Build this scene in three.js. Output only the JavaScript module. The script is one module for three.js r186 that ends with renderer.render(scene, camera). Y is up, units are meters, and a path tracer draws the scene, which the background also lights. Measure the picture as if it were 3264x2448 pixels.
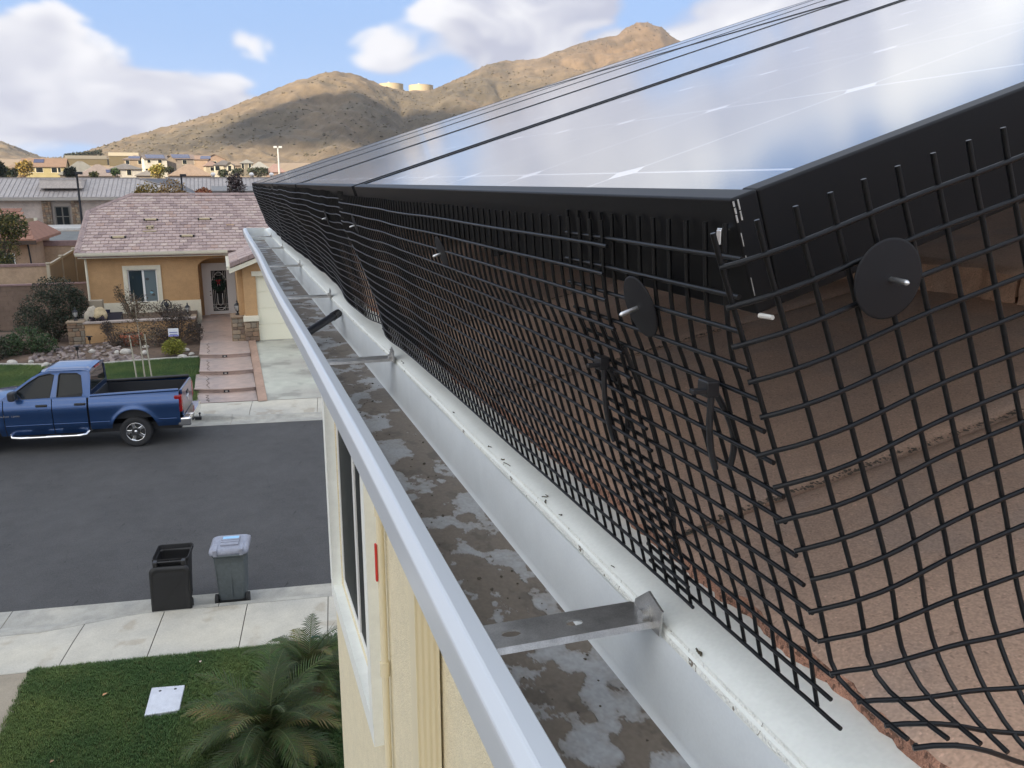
import * as THREE from 'three';
import { mergeGeometries } from 'three/addons/utils/BufferGeometryUtils.js';
import { RoundedBoxGeometry } from 'three/addons/geometries/RoundedBoxGeometry.js';
import { TextGeometry } from 'three/addons/geometries/TextGeometry.js';
import { FontLoader } from 'three/addons/loaders/FontLoader.js';

// ---------- numbers and noise ----------
const D2R = Math.PI / 180;
const clamp = (x, a = 0, b = 1) => Math.min(b, Math.max(a, x));
const lerp = (a, b, t) => a + (b - a) * t;
const sstep = (a, b, x) => { const t = clamp((x - a) / (b - a)); return t * t * (3 - 2 * t); };
function rng(seed) { let s = seed >>> 0; return () => { s = (s + 0x6D2B79F5) >>> 0; let t = s; t = Math.imul(t ^ (t >>> 15), t | 1); t ^= t + Math.imul(t ^ (t >>> 7), t | 61); return ((t ^ (t >>> 14)) >>> 0) / 4294967296; }; }
function h3(x, y, z) { let h = Math.imul(x, 374761393) + Math.imul(y, 668265263) + Math.imul(z, 2147483647 ^ 0x5bd1e995); h = Math.imul(h ^ (h >>> 13), 1274126177); h ^= h >>> 16; return (h >>> 0) / 4294967296; }
const fade = t => t * t * t * (t * (t * 6 - 15) + 10);
function n3(x, y, z) {
  const X = Math.floor(x), Y = Math.floor(y), Z = Math.floor(z), u = fade(x - X), v = fade(y - Y), w = fade(z - Z);
  return lerp(lerp(lerp(h3(X, Y, Z), h3(X + 1, Y, Z), u), lerp(h3(X, Y + 1, Z), h3(X + 1, Y + 1, Z), u), v),
    lerp(lerp(h3(X, Y, Z + 1), h3(X + 1, Y, Z + 1), u), lerp(h3(X, Y + 1, Z + 1), h3(X + 1, Y + 1, Z + 1), u), v), w);
}
function fbm3(x, y, z, o = 5) { let s = 0, a = .5, n = 0; for (let i = 0; i < o; i++) { s += a * n3(x, y, z); n += a; a *= .5; x = x * 2.03 + 17.1; y = y * 2.03 + 3.7; z = z * 2.03 + 9.2; } return s / n; }
function pn2(u, v, pu, pv, seed) { const x = u * pu, y = v * pv, X = Math.floor(x), Y = Math.floor(y), a = fade(x - X), b = fade(y - Y), m = k => ((k % pu) + pu) % pu; return lerp(lerp(h3(m(X), Y, seed), h3(m(X + 1), Y, seed), a), lerp(h3(m(X), Y + 1, seed), h3(m(X + 1), Y + 1, seed), a), b); }
function pf2(u, v, pu, pv, seed, o) { let s = 0, a = .5, n = 0; for (let i = 0; i < o; i++) { s += a * pn2(u, v, pu, pv, seed + i); n += a; a *= .58; pu *= 2; pv *= 2; } return s / n; }
// periodic 2-D value noise on the unit square with `p` cells a side
function pn(u, v, p, seed = 0) { const x = u * p, y = v * p, X = Math.floor(x), Y = Math.floor(y), a = fade(x - X), b = fade(y - Y), m = k => ((k % p) + p) % p;
  return lerp(lerp(h3(m(X), m(Y), seed), h3(m(X + 1), m(Y), seed), a), lerp(h3(m(X), m(Y + 1), seed), h3(m(X + 1), m(Y + 1), seed), a), b); }
function pf(u, v, p, seed = 0, o = 4) { let s = 0, a = .5, n = 0; for (let i = 0; i < o; i++) { s += a * pn(u, v, p, seed + i); n += a; a *= .5; p *= 2; } return s / n; }

// ---------- camera, sky, sun, exposure ----------
const scene = new THREE.Scene();
const EYE = 6.4, TURN = 6.9 * D2R;               // both houses stand turned 6.9 degrees off the street
const camera = new THREE.PerspectiveCamera(48.04, 4 / 3, 0.02, 6000);
camera.position.set(0, EYE, 0);
camera.rotation.order = 'YXZ';
camera.rotation.y = -11.5 * D2R;
camera.rotation.x = -13.2 * D2R;
const EXPOSURE = 2.5;
const SUN_AZ = -134, SUN_EL = 27;                // behind the camera's left shoulder, low and warm
const SUN = new THREE.Vector3(Math.sin(SUN_AZ * D2R) * Math.cos(SUN_EL * D2R), Math.sin(SUN_EL * D2R), -Math.cos(SUN_AZ * D2R) * Math.cos(SUN_EL * D2R));
{
  const W = 2048, H = 1024, data = new Float32Array(W * H * 4);
  // broken cumulus: where banks and gaps lie (azimuth, elevation, half widths in degrees, weight)
  const banks = [[-16, 4.8, 6, 2.4, .3], [-10.5, 4.6, 4.5, 2.2, .26], [-5, 4.2, 3, 2, .17], [-15.5, 1.7, 2.2, .6, -.14], [-9, 2.9, 1.6, .7, -.10], [-12, 2.6, 7, 1.7, .24], [-17, 6.8, 3, 1.6, .2],
    [-6.5, 9.4, 6.5, 2.3, -.42], [-1, 8.6, 4.2, 2.2, -.36], [-17.5, 10.2, 2.2, 1.2, -.2], [-12, 10.2, 3.5, 1.6, -.25],
    [-5.0, 8.2, 2.2, 1.5, .66], [-15, 8.7, 1.5, 1.0, .62], [3.6, 7.2, 2.6, 1.4, .34], [10, 9.6, 3.2, 2.6, .42], [18, 9.5, 8, 4, .34], [30, 12, 10, 6, .25],
    [3, 11.4, 4, 1.4, -.3], [-4, 13.5, 8, 2, -.12], [6, 22, 6, 5, -.06]];
  for (let j = 0; j < H; j++) {
    const el = ((j + .5) / H - .5) * Math.PI, eld = el / D2R;
    for (let i = 0; i < W; i++) {
      const an = ((i + .5) / W - .5) * 2 * Math.PI, x = Math.cos(an) * Math.cos(el), z = Math.sin(an) * Math.cos(el), y = Math.sin(el), k = (j * W + i) * 4;
      if (eld < -3) { data[k] = .12; data[k + 1] = .10; data[k + 2] = .08; data[k + 3] = 1; continue; }
      const t = clamp(eld / 90), up = Math.pow(clamp(1 - eld / 40), 2);
      let r = lerp(.24, .42, up), g = lerp(.40, .63, up), b = lerp(.74, .97, up);
      const hz = Math.exp(-Math.max(eld, 0) / 2.6);
      r = lerp(r, .47, hz * .8); g = lerp(g, .55, hz * .8); b = lerp(b, .72, hz * .8);
      const az = Math.atan2(x, -z) / D2R;
      let bias = .07 + .09 * sstep(9, 20, eld) - .3 * sstep(1.2, -.8, eld);
      if (az > -45 && az < 70 && eld < 40) for (const [a, e, sa, se, w] of banks) { const p = (az - a) / sa, q = (eld - e) / se, m = p * p + q * q; if (m < 9) bias += w * Math.exp(-m); }
      const s = 5.2, yy = y * 2.1;
      const wx = fbm3(x * 7 + 31, yy * 7, z * 7, 3) - .5, wy = fbm3(x * 7, yy * 7 + 47, z * 7, 3) - .5;
      const px = x * s + wx * .9, py = yy * s + wy * .9, pz = z * s + wx * .5;
      const d = fbm3(px, py, pz, 6) + bias * .60 + .60 * (fbm3(px * 2.6 + 9, py * 2.6, pz * 2.6, 5) - .5);
      const c = sstep(.49, .65, d);
      if (c > 0) {
        const d2 = fbm3(px + SUN.x * .16, py + .30, pz + SUN.z * .16, 4) + bias * .60;
        let lit = clamp(.55 + 2.6 * (d - d2) - .55 * sstep(.68, .95, d) + 1.1 * (fbm3(px * 2.6 + 9, py * 2.6, pz * 2.6, 4) - .5));
        const thin = 1 - c;
        const hi = 1 + .65 * sstep(10, 28, eld), cr = lerp(.50, .88, lit) * hi, cg = lerp(.525, .88, lit) * hi, cb = lerp(.63, .92, lit) * (hi - .10 * (hi - 1) / .65);
        r = lerp(r, cr, c); g = lerp(g, cg, c); b = lerp(b, cb, c * .95);
      }
      const nearSun = Math.max(0, x * SUN.x + y * SUN.y + z * SUN.z), glow = 1.15 * Math.pow(nearSun, 5);
      const lo = lerp(.84, 1, sstep(8, 18, eld)) / 1.95; data[k] = (r + glow) * lo; data[k + 1] = (g + glow * .93) * lo; data[k + 2] = (b + glow * .8) * lo; data[k + 3] = 1;
    }
  }
  const sky = new THREE.DataTexture(data, W, H, THREE.RGBAFormat, THREE.FloatType);
  sky.mapping = THREE.EquirectangularReflectionMapping; sky.magFilter = sky.minFilter = THREE.LinearFilter; sky.wrapS = THREE.RepeatWrapping; sky.needsUpdate = true;
  scene.background = sky; scene.environment = sky;
}
const sun = new THREE.DirectionalLight(new THREE.Color().setRGB(1, .83, .60), 5);
sun.target.position.set(0, 0, -300); sun.position.copy(SUN).multiplyScalar(1500).add(sun.target.position);
sun.castShadow = true; sun.shadow.radius = 5; sun.shadow.mapSize.set(4096, 4096);
Object.assign(sun.shadow.camera, { left: -900, right: 900, top: 700, bottom: -500, near: 1, far: 4000 });
scene.add(sun, sun.target);
scene.fog = new THREE.FogExp2(new THREE.Color().setRGB(.26, .28, .33), .00009);
const renderer = new THREE.WebGLRenderer({ antialias: true });
renderer.toneMapping = THREE.LinearToneMapping; renderer.toneMappingExposure = EXPOSURE;
renderer.shadowMap.enabled = true;

// ---------- scene bookkeeping ----------
const used = new Map(), bases = new Map();
function numbered(n) { const k = used.get(n) || 0; used.set(n, k + 1); return k ? `${n}_${String(k).padStart(3, '0')}` : n; }
const rotY = (p, a) => [p[0] * Math.cos(a) + p[2] * Math.sin(a), p[1], -p[0] * Math.sin(a) + p[2] * Math.cos(a)];
function tag(o, label, category, group) { o.userData.label = label; if (category) o.userData.category = category; if (group) o.userData.group = group; return o; }
// a Group standing at `at` (given in the frame turned by `turn`); its parts are written in that same frame
function thing(name, label, category, at = [0, 0, 0], turn = 0, group) {
  const o = new THREE.Group(); o.name = numbered(name); o.position.set(...rotY(at, turn)); o.rotation.y = turn;
  bases.set(o, at); scene.add(o); tag(o, label, category, group); return o;
}
function struct(name, at = [0, 0, 0], turn = 0) { const o = thing(name, undefined, undefined, at, turn); o.userData = { kind: 'structure' }; return o; }
function fixWinding(g) { // faces follow their normals
  const p = g.attributes.position.array, n = g.attributes.normal.array, at = Object.values(g.attributes);
  for (let i = 0; i < p.length; i += 9) {
    const ax = p[i + 3] - p[i], ay = p[i + 4] - p[i + 1], az = p[i + 5] - p[i + 2], bx = p[i + 6] - p[i], by = p[i + 7] - p[i + 1], bz = p[i + 8] - p[i + 2];
    const d = (ay * bz - az * by) * (n[i] + n[i + 3] + n[i + 6]) + (az * bx - ax * bz) * (n[i + 1] + n[i + 4] + n[i + 7]) + (ax * by - ay * bx) * (n[i + 2] + n[i + 5] + n[i + 8]);
    if (d < 0) for (const a of at) { const k = a.itemSize, s = i / 3 * k; for (let c = 0; c < k; c++) { const t = a.array[s + k + c]; a.array[s + k + c] = a.array[s + 2 * k + c]; a.array[s + 2 * k + c] = t; } }
  }
  return g;
}
function fin(g) { if (g.index) g = g.toNonIndexed(); for (const k of Object.keys(g.attributes)) if (!['position', 'normal', 'uv', 'color'].includes(k)) g.deleteAttribute(k); if (!g.attributes.uv) projUV(g); if (!g.attributes.normal) g.computeVertexNormals(); return fixWinding(g); }
function merge(gs) { gs = (Array.isArray(gs) ? gs : [gs]).map(fin); return gs.length > 1 ? mergeGeometries(gs) : gs[0]; }
function part(name, gs, m, parent, label) {
  const g = merge(gs), b = bases.get(parent); g.translate(-b[0], -b[1], -b[2]);
  const o = new THREE.Mesh(g, m); o.name = name; o.castShadow = o.receiveShadow = true; bases.set(o, b); parent.add(o);
  if (label) o.userData.label = label; return o;
}
// a part that shares its geometry (built round its own origin) with others of its kind
function piece(name, g, m, parent, pos, q) {
  const b = bases.get(parent), o = new THREE.Mesh(g, m); o.name = name; o.castShadow = o.receiveShadow = true; o.position.set(pos[0] - b[0], pos[1] - b[1], pos[2] - b[2]);
  if (q) o.quaternion.copy(q); bases.set(o, b); parent.add(o); return o;
}
const stuff = o => { o.userData.kind = 'stuff'; return o; };
const V = (x, y, z) => new THREE.Vector3(x, y, z);

// ---------- geometry helpers (all lengths in metres, uv in metres) ----------
function projUV(g) {
  const p = g.attributes.position, n = p.count, uv = new Float32Array(n * 2), a = V(), b = V(), c = V();
  for (let i = 0; i < n; i += 3) {
    a.fromBufferAttribute(p, i); b.fromBufferAttribute(p, i + 1); c.fromBufferAttribute(p, i + 2);
    const nn = b.clone().sub(a).cross(c.clone().sub(a)), ax = Math.abs(nn.x), ay = Math.abs(nn.y), az = Math.abs(nn.z);
    [a, b, c].forEach((q, k) => { const u = ax > ay && ax > az ? [q.z, q.y] : ay > az ? [q.x, q.z] : [q.x, q.y]; uv[(i + k) * 2] = u[0]; uv[(i + k) * 2 + 1] = u[1]; });
  }
  g.setAttribute('uv', new THREE.BufferAttribute(uv, 2)); return g;
}
const flat = g => { g = g.index ? g.toNonIndexed() : g; g.deleteAttribute('uv'); return projUV(g); };
function box(x0, x1, y0, y1, z0, z1) { const g = new THREE.BoxGeometry(Math.abs(x1 - x0), Math.abs(y1 - y0), Math.abs(z1 - z0)); g.translate((x0 + x1) / 2, (y0 + y1) / 2, (z0 + z1) / 2); return flat(g); }
function rbox(x0, x1, y0, y1, z0, z1, r = .01, s = 2) { const w = Math.abs(x1 - x0), h = Math.abs(y1 - y0), d = Math.abs(z1 - z0); const g = new RoundedBoxGeometry(w, h, d, s, Math.min(r, w / 2.05, h / 2.05, d / 2.05)); g.translate((x0 + x1) / 2, (y0 + y1) / 2, (z0 + z1) / 2); return flat(g); }
function bar(a, b, r0, r1 = r0, n = 8) { const A = V(...a), B = V(...b), L = A.distanceTo(B); const g = new THREE.CylinderGeometry(r1, r0, L, n, 1); g.translate(0, L / 2, 0); g.applyQuaternion(new THREE.Quaternion().setFromUnitVectors(V(0, 1, 0), B.sub(A).normalize())); g.translate(...a); return flat(g); }
function wire(pts, r, n = 6, r1 = r) {   // round rod along a polyline, with end caps
  const P = pts.map(p => Array.isArray(p) ? V(...p) : p), pos = [], nor = []; let N = null; const rings = [];
  for (let i = 0; i < P.length; i++) {
    const T = P[Math.min(i + 1, P.length - 1)].clone().sub(P[Math.max(i - 1, 0)]).normalize();
    if (!N) { N = Math.abs(T.y) < .9 ? V(0, 1, 0) : V(1, 0, 0); }
    N = N.clone().addScaledVector(T, -N.dot(T)).normalize(); const B = T.clone().cross(N), rr = lerp(r, r1, i / (P.length - 1)), ring = [];
    for (let k = 0; k < n; k++) { const a = k / n * 2 * Math.PI, d = N.clone().multiplyScalar(Math.cos(a)).addScaledVector(B, Math.sin(a)); ring.push([P[i].clone().addScaledVector(d, rr), d]); }
    rings.push([ring, T]);
  }
  const put = (...q) => q.forEach(([p, d]) => { pos.push(p.x, p.y, p.z); nor.push(d.x, d.y, d.z); });
  for (let i = 0; i + 1 < rings.length; i++) for (let k = 0; k < n; k++) { const a = rings[i][0][k], b = rings[i][0][(k + 1) % n], c = rings[i + 1][0][k], d = rings[i + 1][0][(k + 1) % n]; put(a, b, c, b, d, c); }
  for (const e of [0, rings.length - 1]) { const [ring, T] = rings[e], t = T.clone().multiplyScalar(e ? 1 : -1); for (let k = 1; k + 1 < n; k++) { const q = e ? [0, k, k + 1] : [0, k + 1, k]; put(...q.map(j => [ring[j][0], t])); } }
  const g = new THREE.BufferGeometry(); g.setAttribute('position', new THREE.Float32BufferAttribute(pos, 3)); g.setAttribute('normal', new THREE.Float32BufferAttribute(nor, 3)); return projUV(g);
}
function grid(nu, nv, f, smooth = true) {   // surface through f(s, t), s and t in 0..1
  const pos = [], uv = [], idx = [];
  for (let j = 0; j <= nv; j++) for (let i = 0; i <= nu; i++) { const p = f(i / nu, j / nv); pos.push(p[0], p[1], p[2]); uv.push(p[3] ?? 0, p[4] ?? 0); }
  const withUV = f(0, 0).length > 3;
  for (let j = 0; j < nv; j++) for (let i = 0; i < nu; i++) { const a = j * (nu + 1) + i, b = a + 1, c = a + nu + 1, d = c + 1; idx.push(a, b, c, b, d, c); }
  let g = new THREE.BufferGeometry(); g.setAttribute('position', new THREE.Float32BufferAttribute(pos, 3)); if (withUV) g.setAttribute('uv', new THREE.Float32BufferAttribute(uv, 2)); g.setIndex(idx);
  if (!smooth) g = g.toNonIndexed(); g.computeVertexNormals(); g = g.index ? g.toNonIndexed() : g; return withUV ? g : projUV(g);
}
function shape(pts, holes = []) { const s = new THREE.Shape(pts.map(p => new THREE.Vector2(...p))); for (const h of holes) s.holes.push(new THREE.Path(h.map(p => new THREE.Vector2(...p)))); return s; }
function extr(pts, d, holes, bevel) { const g = new THREE.ExtrudeGeometry(shape(pts, holes), bevel ? { depth: d - 2 * bevel, bevelEnabled: true, bevelThickness: bevel, bevelSize: bevel, bevelOffset: -bevel, bevelSegments: 2 } : { depth: d, bevelEnabled: false }); if (bevel) g.translate(0, 0, bevel); return g; }
const prismZ = (pts, z0, z1, holes, bevel) => { const g = extr(pts, z1 - z0, holes, bevel); g.translate(0, 0, z0); return flat(g); };              // pts (x, y)
const prismX = (pts, x0, x1, holes, bevel) => { const g = extr(pts, x1 - x0, holes, bevel); g.rotateY(Math.PI / 2); g.translate(x0, 0, 0); return flat(g); };  // pts (-z, y)
const prismY = (pts, y0, y1, holes, bevel) => { const g = extr(pts, y1 - y0, holes, bevel); g.rotateX(-Math.PI / 2); g.translate(0, y0, 0); return flat(g); };  // pts (x, -z)
function lathe(pts, n = 16, at = [0, 0, 0]) { const g = new THREE.LatheGeometry(pts.map(p => new THREE.Vector2(...p)), n); g.translate(...at); return fin(g); }
function face(pts) { const pos = []; for (let i = 1; i + 1 < pts.length; i++) pos.push(...pts[0], ...pts[i], ...pts[i + 1]); const g = new THREE.BufferGeometry(); g.setAttribute('position', new THREE.Float32BufferAttribute(pos, 3)); g.computeVertexNormals(); return projUV(g); }
function slab(pts, d) {   // planar polygon given thickness d downwards along y
  const gs = [face(pts), face(pts.map(p => [p[0], p[1] - d, p[2]]).reverse())]; for (let i = 0; i < pts.length; i++) { const a = pts[i], b = pts[(i + 1) % pts.length]; gs.push(face([a, [a[0], a[1] - d, a[2]], [b[0], b[1] - d, b[2]], b])); } return merge(gs);
}
function lump(r, seed, sq = [1, 1, 1], amp = .25, det = 1) { let g = new THREE.IcosahedronGeometry(1, det); const p = g.attributes.position; for (let i = 0; i < p.count; i++) { const x = p.getX(i), y = p.getY(i), z = p.getZ(i), k = r * (1 - amp + 2 * amp * n3(x * 1.3 + seed * 7.7, y * 1.3 + seed, z * 1.3 + 5)); p.setXYZ(i, x * k * sq[0], y * k * sq[1], z * k * sq[2]); } g.computeVertexNormals(); return flat(g); }
// many small leaves; `put(rand)` gives [x, y, z] and optionally an outward direction
function leaves(n, seed, put, size, cols, aspect = .5, droop = 0) {
  const R = rng(seed), pos = [], col = [], nor = [], a = V(), b = V();
  for (let i = 0; i < n; i++) {
    const p = put(R); if (!p) continue;
    a.set(R() - .5, R() - .5 - droop, R() - .5).normalize(); b.set(R() - .5, R() - .5, R() - .5); b.addScaledVector(a, -b.dot(a)).normalize();
    const L = size * (.6 + .8 * R()), w = L * aspect * .5, c = cols[Math.floor(R() * cols.length)], f = .8 + .4 * R(), N = a.clone().cross(b);
    const q = [[0, 0], [.5, 1], [1, 0], [.5, -1]].map(([s, t]) => [p[0] + a.x * L * s + b.x * w * t, p[1] + a.y * L * s + b.y * w * t, p[2] + a.z * L * s + b.z * w * t]);
    for (const k of [0, 1, 2, 0, 2, 3]) { pos.push(...q[k]); col.push(c[0] * f, c[1] * f, c[2] * f); nor.push(N.x, N.y, N.z); }
  }
  const g = new THREE.BufferGeometry(); g.setAttribute('position', new THREE.Float32BufferAttribute(pos, 3)); g.setAttribute('normal', new THREE.Float32BufferAttribute(nor, 3)); g.setAttribute('color', new THREE.Float32BufferAttribute(col, 3)); g.setAttribute('uv', new THREE.Float32BufferAttribute(new Float32Array(pos.length / 3 * 2), 2)); return g;
}
const inBlobs = (blobs, shell = .55) => R => { let k = Math.floor(R() * blobs.length); const [x, y, z, rx, ry, rz] = blobs[k]; let a, b, c, m; do { a = R() * 2 - 1; b = R() * 2 - 1; c = R() * 2 - 1; m = a * a + b * b + c * c; } while (m > 1 || m < shell * shell * R()); return [x + a * rx, y + b * ry, z + c * rz]; };

// ---------- materials (linear base colours) ----------
const s8 = x => { x = clamp(x); return Math.round(255 * (x <= .0031308 ? 12.92 * x : 1.055 * Math.pow(x, 1 / 2.4) - .055)); };
function tex(size, f, metres = 1, srgb = true) {
  const d = new Uint8Array(size * size * 4); for (let j = 0; j < size; j++) for (let i = 0; i < size; i++) { const c = f((i + .5) / size, (j + .5) / size), k = (j * size + i) * 4; for (let q = 0; q < 3; q++) d[k + q] = srgb ? s8(c[q]) : Math.round(255 * clamp(c[q])); d[k + 3] = 255; }
  const t = new THREE.DataTexture(d, size, size); t.wrapS = t.wrapT = THREE.RepeatWrapping; t.magFilter = THREE.LinearFilter; t.minFilter = THREE.LinearMipmapLinearFilter; t.generateMipmaps = true; t.repeat.set(1 / metres, 1 / metres); if (srgb) t.colorSpace = THREE.SRGBColorSpace; t.needsUpdate = true; return t;
}
const std = (c, rough = .8, o = {}) => new THREE.MeshStandardMaterial({ color: new THREE.Color().setRGB(...c), roughness: rough, ...o });
const phys = (c, rough = .5, o = {}) => new THREE.MeshPhysicalMaterial({ color: new THREE.Color().setRGB(...c), roughness: rough, ...o });
// mottled surface: coarse patches, mid blotches and grain
const GRAIN = {};
function mottled(c, o = {}) {
  if (o.size && o.size <= 256 && !o.extra) {   // small or far things share a few neutral grain maps, tinted
    const b = [.5, 1.4, 3.5].reduce((a, q) => Math.abs(q - (o.metres || 2)) < Math.abs(a - (o.metres || 2)) ? q : a), k = b + '_' + ((o.seed || 1) % 3);
    GRAIN[k] ||= tex(256, (u, v) => { const sd = 700 + ((o.seed || 1) % 3) * 30, m = .74 * (1 + .3 * (pf(u, v, 3, sd, 3) - .5) + .28 * (pf(u, v, 14, sd + 9, 3) - .5) + .22 * (pn(u, v, 128, sd + 20) - .5)); return [m, m, m]; }, b);
    return new THREE.MeshStandardMaterial({ map: GRAIN[k], color: new THREE.Color().setRGB(...c.map(q => q / .74)), roughness: o.rough ?? .85, ...(o.mat || {}) });
  }
  const { metres = 2, size = 512, coarse = .10, mid = .08, grain = .10, tint = [0, 0, 0], rough = .85, bump = 0, seed = 1, extra } = o;
  const f = (u, v) => { const a = pf(u, v, 3, seed, 3) - .5, b = pf(u, v, 14, seed + 9, 3) - .5, g = pn(u, v, size / 2, seed + 20) - .5; let m = 1 + 2 * coarse * a + 2 * mid * b + 2 * grain * g; let r = [c[0] * m + tint[0] * a, c[1] * m + tint[1] * a, c[2] * m + tint[2] * a]; return extra ? extra(r, u, v) : r; };
  const m = new THREE.MeshStandardMaterial({ map: tex(size, f, metres), roughness: rough, ...(o.mat || {}) });
  if (bump) { m.bumpMap = tex(size, (u, v) => { const g = .6 * pn(u, v, size / 3, seed + 40) + .4 * pf(u, v, 30, seed + 50, 3); return [g, g, g]; }, metres, false); m.bumpScale = bump; }
  return m;
}
// ================= THE SETTING: ground, hills, road, pavements =================
const CURVE = [[-4000, -.08], [36, -.08], [46, .7], [85, .85], [108, 1.3], [130, 1.7], [190, 3], [250, 4.6], [350, 8.6], [450, 14.5], [600, 20], [1000, 24], [4000, 24]];
function groundY(z) { const t = -z; for (let i = 1; i < CURVE.length; i++) if (t <= CURVE[i][0]) { const [a, p] = CURVE[i - 1], [b, q] = CURVE[i]; return lerp(p, q, (t - a) / (b - a)); } return 24; }
const SKYLINE = [[-180, 1.2], [-90, 1.6], [-45, 2.6], [-25, 2.5], [-18.28, 2.17], [-17.64, 1.94], [-17, 1.6], [-16.34, 1.34], [-15.41, 1.2], [-14.68, 1.4], [-13.67, 1.77], [-11.1, 2.7], [-8.48, 3.5], [-6.86, 3.99], [-4.1, 5.09], [-1.86, 5.97], [-.17, 6.49], [.82, 6.62], [2.08, 6.38], [3.48, 5.81], [4.63, 5.56], [5.6, 5.56], [6.66, 5.68], [7.97, 6.24], [9.87, 7.09], [10.74, 7.31], [11.91, 7.34], [13.07, 7.44], [14.22, 7.84], [15.66, 8.28], [17.09, 8.58], [18.08, 8.7], [18.56, 9.08], [19.28, 9.38], [19.9, 9.42], [20.75, 9.13], [21.19, 8.76], [22.77, 7.72], [25.59, 6.64], [30.99, 5.69], [41, 4.8], [60, 3.4], [90, 2], [180, 1.2]];
const RIDGE = [[-180, 1300], [-25, 1200], [-16.5, 1150], [-15, 760], [-12, 740], [0, 800], [5, 880], [12, 1020], [20, 1180], [30, 1200], [180, 1300]];
const FOOT = [[-180, 600], [-25, 560], [-15.4, 520], [-13, 500], [0, 470], [12, 480], [30, 520], [180, 600]];
function look(t, x) { for (let i = 1; i < t.length; i++) if (x <= t[i][0]) { const [a, p] = t[i - 1], [b, q] = t[i]; return lerp(p, q, (x - a) / (b - a)); } return t[t.length - 1][1]; }
function hillY(az, r) {
  const R = look(RIDGE, az), F = look(FOOT, az), x = r * Math.sin(az * D2R), z = -r * Math.cos(az * D2R), base = groundY(-Math.max(F * Math.cos(az * D2R), 0)), top = EYE + R * Math.tan(look(SKYLINE, az) * D2R);
  if (r <= F) return groundY(z) - .6;
  if (r > R) { const k = clamp((r - R) / 500); return lerp(top, 10, k * k * (3 - 2 * k) * .8); }
  const t = (r - F) / (R - F), e = .35 * t + .65 * (t * t * (3 - 2 * t));
  const gul = Math.abs(fbm3(x * .011 + 7, r * .0022, z * .004 + 3, 3) - .5) * 2, rough = fbm3(x * .03, r * .012 + 9, z * .03, 4) - .5;
  const w = Math.sin(Math.PI * clamp(t)) ; 
  return lerp(base - .6, top, e) + (top - base) * w * (.30 * (gul - .35)) + rough * 9 * w + (fbm3(x * .12, 4, z * .12, 3) - .5) * 4.5 * sstep(0, .1, t);
}
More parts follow.
